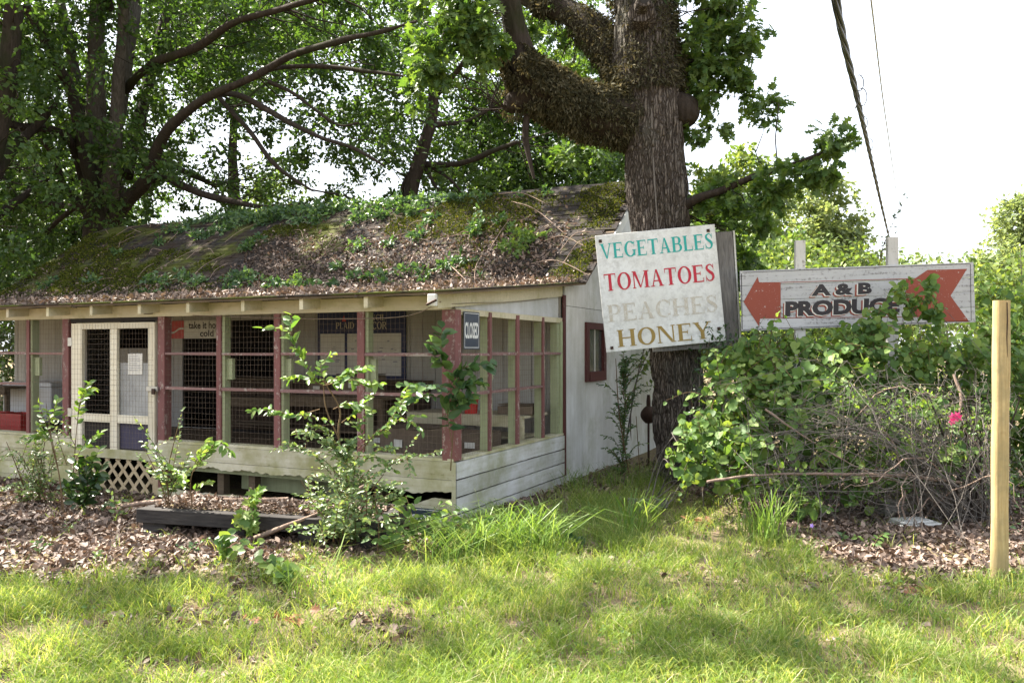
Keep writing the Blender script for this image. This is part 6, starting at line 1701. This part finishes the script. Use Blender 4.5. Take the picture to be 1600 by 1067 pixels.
a = Acc(); D1 = rng.normal(size=(n, 3)); N1 = np.where((t > RB_T)[:, None], nrm, (0, 0, 1.)) + rng.normal(size=(n, 3)) * 0.55
h_ = n // 2
a.leaves(LITTER, P_[:h_], D1[:h_], N1[:h_], .022 + .05 * rng.random(h_) ** 1.6); a.leaves(LITTER2, P_[h_:], D1[h_:], N1[h_:], .022 + .05 * rng.random(n - h_) ** 1.6)
one('leaf_litter', 'dry brown leaves drifted over the roof of the stand', 'fallen leaves', a, M['litter'], kind='stuff')
# moss cushions
n = 90000
s, t = rng.uniform(-0.1, S_ROOF, n), rng.uniform(2.9, RG_T + 0.05, n)
nz = fnoise(np.c_[s, t * 1.3], 1.1, 43, 4)
thr = np.where(s > 5.5, 0.51, 0.535) - 0.12 * ((t > 4.3) & (s < 3)) 
ok = nz > thr + rng.normal(size=n) * 0.02
s, t, nz, th_ = s[ok], t[ok], nz[ok], thr[ok]; n = len(s)
a = Acc(); a.leaves(DIAMOND, on_roof(s, t, np.clip((nz - th_) * 0.35, 0, .05) - .005), rng.normal(size=(n, 3)) * .8 + (0, -.2, .5), nrm + rng.normal(size=(n, 3)) * .5, rng.uniform(.02, .05, n))
one('moss', 'green and yellow moss cushions over the old shingles', 'moss', a, M['moss'], kind='stuff')
DEN = .075
def roof_weed(L, tpl, size, per, lift=0.10, k=7):
    """clumps rooted on the slope: px, py, radius px"""
    C, R = [], []
    for px, py, rp in L:
        s_, t_ = roof_hit(px, py)
        c_ = on_roof(s_, min(t_, RG_T), lift)[0]; r = rp / F * c_[1]
        m = max(1, int((r / DEN) ** 2))
        for _ in range(m):
            q = rng.normal(size=2) * r * .6; C.append(on_roof(s_ + q[0] * 1.3, min(RG_T + .1, t_ + q[1] * .7), lift)[0]); R.append(min(.26, r))
    a = Acc(); spray(a, C, R, per, tpl, size, 0.8, k, 0.2, 0.4, nb=(0.1, -0.7, 0)); return a
creep = [(330, 345, 16), (365, 340, 18), (400, 335, 18), (440, 330, 20), (480, 326, 20), (520, 322, 20), (560, 318, 20), (600, 316, 18), (640, 314, 18), (680, 312, 14), (720, 312, 14), (300, 352, 12), (430, 345, 18), (500, 340, 14), (600, 335, 16), (640, 340, 14), (660, 352, 14), (590, 345, 12), (350, 360, 14), (310, 375, 14),
         (240, 442, 12), (275, 445, 16), (310, 450, 14), (355, 448, 18), (395, 445, 16), (435, 452, 16), (150, 445, 12), (70, 452, 10), (470, 458, 16), (500, 445, 10), (520, 425, 12), (560, 440, 12), (600, 438, 14), (640, 432, 16), (690, 428, 18), (720, 415, 14), (380, 395, 10), (400, 385, 10), (460, 332, 22), (500, 336, 20), (540, 324, 22), (580, 326, 20), (620, 322, 20), (660, 322, 18), (700, 318, 16), (360, 352, 18), (395, 350, 18), (420, 350, 14), (480, 352, 14), (560, 345, 16), (750, 318, 12), (800, 312, 10), (850, 306, 8), (280, 362, 12), (560, 395, 14), (610, 390, 12), (650, 375, 14), (220, 470, 10), (330, 470, 10), (420, 470, 12), (520, 468, 12), (600, 462, 12), (660, 455, 14), (760, 440, 12), (190, 400, 10), (240, 385, 10)]
a = roof_weed(creep, OVATE, .085, 42, .07); DEN = .14
one('roof_creeper', 'low green creeper spreading along the ridge and lower roof', 'creeper', a, M['weed_leaf'], kind='stuff')
def rweed(label, L, mat, size=.075, per=70, lift=.13):
    a = roof_weed(L, OVATE, size, per, lift); one('roof_weed', label, 'weed', a, M[mat])
rweed('tall leafy weed growing on the roof near the gable corner', [(820, 392, 26), (836, 380, 22), (805, 400, 22)], 'vine_leaf')
rweed('spreading weed on the roof left of the tallest weed', [(745, 370, 24), (762, 364, 24), (728, 378, 20)], 'weed_leaf')
rweed('dense green weed at the eave above the middle post', [(470, 452, 14), (480, 448, 12)], 'vine_leaf', .05)
rweed('lime green weed at the left corner of the roof', [(24, 450, 10)], 'tuft', .07, 60)
a = Acc()
for _ in range(70):
    px = rng.uniform(150, 900); py = rng.uniform(330, 455); s_, t_ = roof_hit(px, py)
    if t_ > RG_T or t_ < 2.0 or s_ < 0: continue
    s2, t2 = s_ + rng.normal() * .35, np.clip(t_ + rng.normal() * .35, 2.2, RG_T); sm, tm = (s_ + s2) / 2 + rng.normal() * .06, np.clip((t_ + t2) / 2 + rng.normal() * .06, 2.2, RG_T)
    a.tube(smooth_path(on_roof([s_, sm, s2], [t_, tm, t2], np.array([.03, .08, .05])), 4), [.006] * 4 + [.005] * 4 + [.003], 5, cap=False)
for q in ((780, 310, 860, 330), (800, 322, 880, 372), (880, 420, 935, 380), (875, 400, 930, 372), (690, 470, 750, 445), (490, 460, 545, 468), (830, 420, 920, 440), (840, 375, 905, 360), (850, 385, 915, 395), (700, 420, 730, 470)):
    (s_, t_), (s2, t2) = roof_hit(*q[:2]), roof_hit(*q[2:])
    t_, t2 = np.clip(t_, 0, RG_T), np.clip(t2, 0, RG_T)
    a.tube(smooth_path(on_roof([s_, (s_ + s2) / 2 + .05, s2], [t_, (t_ + t2) / 2 + .05, t2], np.array([.05, .14, .06])), 4), [.008] * 4 + [.006] * 4 + [.004], 5, cap=False)
one('roof_twigs', 'dead twigs scattered among the leaves on the roof', 'twigs', a, M['branch_dead'], kind='stuff')

# ------------------------------------------------------------------ lawn, leaf litter
bx_ = np.array([-400, 0, 200, 400, 550, 650, 700, 800, 900, 1000, 1100, 1180, 1240, 1275, 1400, 1540, 1600, 2000])
by_ = np.array([905, 905, 903, 890, 868, 850, 836, 815, 782, 760, 788, 815, 850, 905, 925, 918, 905, 880])
def edge(px, py, P):
    """positive on the lawn, negative on the leaf litter, in picture pixels at the reference view; fixed to the ground"""
    return py - np.interp(px, bx_, by_) + (fnoise(P, 1.6, 81) - 0.5) * 70
def blades(P, h, w, bend, lean, mat_rnd, acc):
    n = len(P)
    th = rng.uniform(0, 2 * np.pi, n); side = np.c_[np.cos(th), np.sin(th), np.zeros(n)]
    ph = rng.uniform(0, 2 * np.pi, n); fw = np.c_[np.cos(ph), np.sin(ph), np.zeros(n)]
    l = fw * lean[:, None] * h[:, None]
    b = fw * bend[:, None] * h[:, None]
    up = np.array((0, 0, 1.0)) * h[:, None]
    c0, c1, c2, c3 = P, P + up * .42 + l * .35, P + up * .80 + l * .8 + b * .35, P + up * (1 - .35 * bend)[:, None] + l + b
    hw = side * (w / 2)[:, None]
    V = np.stack([c0 - hw, c0 + hw, c1 - hw * .85, c1 + hw * .85, c2 - hw * .55, c2 + hw * .55, c3], 1)
    k_ = (np.arange(n) * 7)[:, None, None]
    acc.add(V.reshape(-1, 3), (np.array([[0, 1, 3, 2], [2, 3, 5, 4]])[None] + k_).reshape(-1, 4), True, np.repeat(mat_rnd, 2))
    acc.add(V.reshape(-1, 3), (np.array([[4, 5, 6]])[None] + k_).reshape(-1, 3), True, mat_rnd)
n = 52000
Yg = 3.4 + 9.6 * rng.random(n) ** 1.35; Xg = (rng.random(n) * 2 - 1) * (0.66 * Yg + 1.9)
P2 = np.c_[Xg, Yg]; px, py = to_px(np.c_[Xg, Yg, 0 * Xg])
e = edge(px, py, P2)
patch = fnoise(P2, 1.1, 91); fine = fnoise(P2, 3.5, 95)
pr_ = np.clip(e / 40 + 0.35, 0.02, 1) * np.clip((patch - 0.32) * 6, 0.45, 1) * np.clip((fine - .22) * 4, .45, 1)
inside = ((P2[:, 0] - CX) * AX - (P2[:, 1] - CY) * AY < 0.03) & ((P2[:, 0] - CX) * AY + (P2[:, 1] - CY) * AX > -0.05)
pl_x = (P2[:, 0] - FLp[0]) * math.cos(pr) + (P2[:, 1] - FLp[1]) * math.sin(pr); pl_y = -(P2[:, 0] - FLp[0]) * math.sin(pr) + (P2[:, 1] - FLp[1]) * math.cos(pr)
inpl = (pl_x > -0.02) & (pl_x < PL + 0.02) & (pl_y > -0.02) & (pl_y < .8)
ok = (rng.random(n) < pr_) & ~inside & ~inpl & (Yg < 12)
C_ = P2[ok]; pk, fk, pxk, pyk, ek = patch[ok], fine[ok], px[ok], py[ok], e[ok]
m = len(C_); per = 7
ci = np.repeat(np.arange(m), per)
Pb = C_[ci] + rng.normal(size=(m * per, 2)) * 0.022
zb = gz(Pb[:, 0], Pb[:, 1])
tall = np.exp(-((pxk - 940) / 110) ** 2 - ((pyk - 775) / 40) ** 2) * 0.09 + np.exp(-((pxk - 830) / 130) ** 2 - ((pyk - 840) / 40) ** 2) * 0.06
hh_ = (0.045 + 0.125 * fk + tall)[ci] * rng.uniform(0.55, 1.3, m * per)
rn = np.clip(0.45 * pk[ci] + 0.6 * rng.random(m * per) - 0.05, 0, .999)
a = Acc(); blades(np.c_[Pb, zb - .004], hh_, rng.uniform(.0032, .0068, m * per), rng.uniform(.1, .9, m * per), rng.uniform(.05, .7, m * per), rn, a)
one('lawn_grass', 'sunlit rough green lawn in front of the stand', 'grass', a, M['grass'], kind='stuff')
q = rng.random(m) < 0.35
Pb = C_[q] + rng.normal(size=(q.sum(), 2)) * .03; n = len(Pb)
a = Acc(); blades(np.c_[Pb, gz(Pb[:, 0], Pb[:, 1])], rng.uniform(.05, .16, n), rng.uniform(.002, .004, n), rng.uniform(.3, 1.2, n), rng.uniform(.3, 1.2, n), rng.random(n), a)
one('dry_grass', 'straw coloured dead blades in the lawn', 'grass', a, M['straw'], kind='stuff')
# low broad-leaved cover between the blades
nc = 11000; ii = rng.integers(0, m, nc); Pc = C_[ii] + rng.normal(size=(nc, 2)) * .06; okc = fnoise(Pc, .9, 111) > .5; Pc = Pc[okc]; nc = len(Pc)
a = Acc(); a.leaves(ROUND, np.c_[Pc, gz(Pc[:, 0], Pc[:, 1]) + rng.uniform(.015, .06, nc)], rng.normal(size=(nc, 3)) * (1, 1, .3), np.array((0, -.2, 1.)) + rng.normal(size=(nc, 3)) * .35, rng.uniform(.012, .03, nc))
one('clover', 'small round clover leaves scattered through the lawn', 'ground cover', a, M['vine_leaf'], kind='stuff')
# fallen leaves
n = 345000
Yg = 3.6 + 8.9 * rng.random(n) ** 1.1; Xg = (rng.random(n) * 2 - 1) * (0.66 * Yg + 1.9)
P2 = np.c_[Xg, Yg]; px, py = to_px(np.c_[Xg, Yg, 0 * Xg]); e = edge(px, py, P2)
inside = ((P2[:, 0] - CX) * AX - (P2[:, 1] - CY) * AY < 0.03) & ((P2[:, 0] - CX) * AY + (P2[:, 1] - CY) * AX > -0.02)
cl = fnoise(P2, 1.4, 99)
pr_ = np.clip(-e / 30 + 0.4, 0.0, 0.95) + 0.22 * np.clip((cl - 0.58) * 9, 0, 1) + 0.02
pr_ = pr_ * np.clip((fnoise(P2, 2.6, 121) - 0.30) * 5, 0.25, 1)
pr_ = np.where((px > 660) & (px < 1150) & (py < 780), pr_ * .35, pr_)
ok = (rng.random(n) < pr_) & ~inside
P2, e, cl = P2[ok], e[ok], cl[ok]; n = len(P2)
zz = gz(P2[:, 0], P2[:, 1]) + rng.uniform(.002, .035, n) * np.where(e < 20, 1, .5)
P_ = np.c_[P2, zz]; D1 = rng.normal(size=(n, 3)) * (1, 1, .35); N1 = np.array((0, 0, 1.)) + rng.normal(size=(n, 3)) * .5; S1 = .02 + .055 * rng.random(n) ** 1.7
red = rng.random(n) < 0.02
a = Acc(); h_ = n // 2; i1 = np.arange(n) < h_
a.leaves(LITTER, P_[i1], D1[i1], N1[i1], S1[i1]); a.leaves(LITTER2, P_[~i1 & ~red], D1[~i1 & ~red], N1[~i1 & ~red], S1[~i1 & ~red])
one('leaf_litter', 'dry brown leaves covering the ground before the stand and under the brambles', 'fallen leaves', a, M['litter'], kind='stuff')
# dead twigs among the leaves
a = Acc(); sel = np.where(e < 15)[0]
for i_ in rng.choice(sel, 420, replace=False):
    b_ = P_[i_]; th = rng.uniform(0, 2 * np.pi); L_ = rng.uniform(.06, .32)
    e2 = b_ + np.array((math.cos(th), math.sin(th), rng.uniform(-.02, .08))) * L_; m_ = (b_ + e2) / 2 + rng.normal(size=3) * .12 * L_; m_[2] = max(m_[2], b_[2])
    a.tube([b_, m_, e2], [.0045 * (1 + L_), .0035, .0015], 4, cap=False)
one('ground_twigs', 'dead twigs strewn through the fallen leaves', 'twigs', a, M['branch_dead'], kind='stuff')
# leaves caught in the planter
n = 4000; x, y = rng.uniform(.1, PL - .1, n), rng.uniform(.1, .68, n)
Pw = np.array([P2W(p, q_, 0) for p, q_ in zip(x, y)]); Pw[:, 2] = 0.17 + 0.09 * fnoise(np.c_[x, y], 3, 31) + rng.uniform(.005, .04, n)
a = Acc(); a.leaves(LITTER, Pw, rng.normal(size=(n, 3)) * (1, 1, .4), np.array((0, 0, 1.)) + rng.normal(size=(n, 3)) * .5, rng.uniform(.026, .055, n))
one('leaf_litter', 'brown leaves caught inside the timber planter', 'fallen leaves', a, M['litter'], kind='stuff')
# russet leaf heaps, single clumps one can point to
for px, py, label in ((455, 975, 'small russet heap of leaves in the left lawn'), (1445, 932, 'russet leaves at the edge of the right leaf litter'), (1095, 822, 'russet leaves in the grass under the grape vine')):
    c_ = gnd(px, py); n = 10
    P_ = c_ + rng.normal(size=(n, 3)) * (.10, .06, .008) + (0, 0, .045)
    a = Acc(); a.leaves(OAK, P_ - c_, rng.normal(size=(n, 3)) * (1, 1, .3), np.array((0, -.4, 1.)) + rng.normal(size=(n, 3)) * .4, rng.uniform(.07, .11, n)); one('leaf_heap', label, 'fallen leaves', a, M['litter_red'], c_, kind='stuff')
# grass tufts
def tuft(px, py, h, n, label, bend=0.6, spread=.05, w=.009, mat='tuft', lean=.45):
    c_ = gnd(px, py); Pb = rng.normal(size=(n, 3)) * (spread, spread, 0)
    a = Acc(); blades(Pb, h * rng.uniform(.5, 1.1, n), rng.uniform(.6, 1.2, n) * w, rng.uniform(.2, 1.5, n) * bend, rng.uniform(.05, 1.2, n) * lean, rng.random(n), a)
    t = thing('grass_tuft', label, 'grass tuft', (c_[0], c_[1], gz(c_[0], c_[1])[0] - .01)); a.build('blades', M[mat], t, kind='stuff')
tuft(1203, 848, .55, 75, 'tall upright grass tuft before the grape vine', .4, .07, .014, lean=.28)
tuft(1180, 835, .38, 40, 'shorter grass tuft at the left of the tall upright one', .5, .06, .009)
tuft(990, 838, .48, 70, 'arching grass tuft beside the grey plank', .8, .08, .011)
tuft(838, 868, .52, 130, 'bright arching tuft nearest the side skirting', .9, .10, .012, lean=.6)
tuft(790, 872, .50, 120, 'bright arching grass tuft below the corner of the skirting', .9, .10, .012, lean=.6)
tuft(735, 878, .46, 100, 'loose bright tuft right of the leafy weeds', 1.0, .09, .011, lean=.6)
tuft(690, 885, .42, 70, 'thin bright tuft before the leafy weeds', 1.0, .08, .011, lean=.6)
tuft(880, 850, .34, 90, 'green grass tuft right of the bright arching tufts', .8, .09, .007)
tuft(930, 820, .30, 90, 'soft green tuft in shade below the oak', .8, .1, .006)
tuft(1262, 878, .24, 60, 'fine green tuft at the edge of the right leaf litter', .6, .06, .005)
tuft(1140, 905, .22, 50, 'short tuft with pale seed stalks in the middle lawn', .5, .05, .005)
tuft(515, 918, .42, 14, 'few tall arching blades at the edge of the litter by the planter', 1.1, .06, .010, lean=.5)
tuft(470, 920, .30, 40, 'mixed green tuft left of the tall arching blades', .9, .09, .007)
tuft(1060, 955, .18, 70, 'lush low tuft in the middle of the lawn', .6, .09, .006)
tuft(1535, 935, .22, 50, 'green tuft at the foot of the yellow post', .6, .07, .006)
tuft(1400, 960, .2, 60, 'pale tuft in the lawn left of the yellow post', .6, .09, .006)
tuft(960, 760, .34, 120, 'dark grass tuft against the side wall', .8, .12, .006)
tuft(905, 765, .32, 120, 'dark grass tuft at the red corner trim', .8, .12, .006)
tuft(1015, 755, .34, 110, 'dark grass tuft at the left foot of the oak', .8, .1, .006)
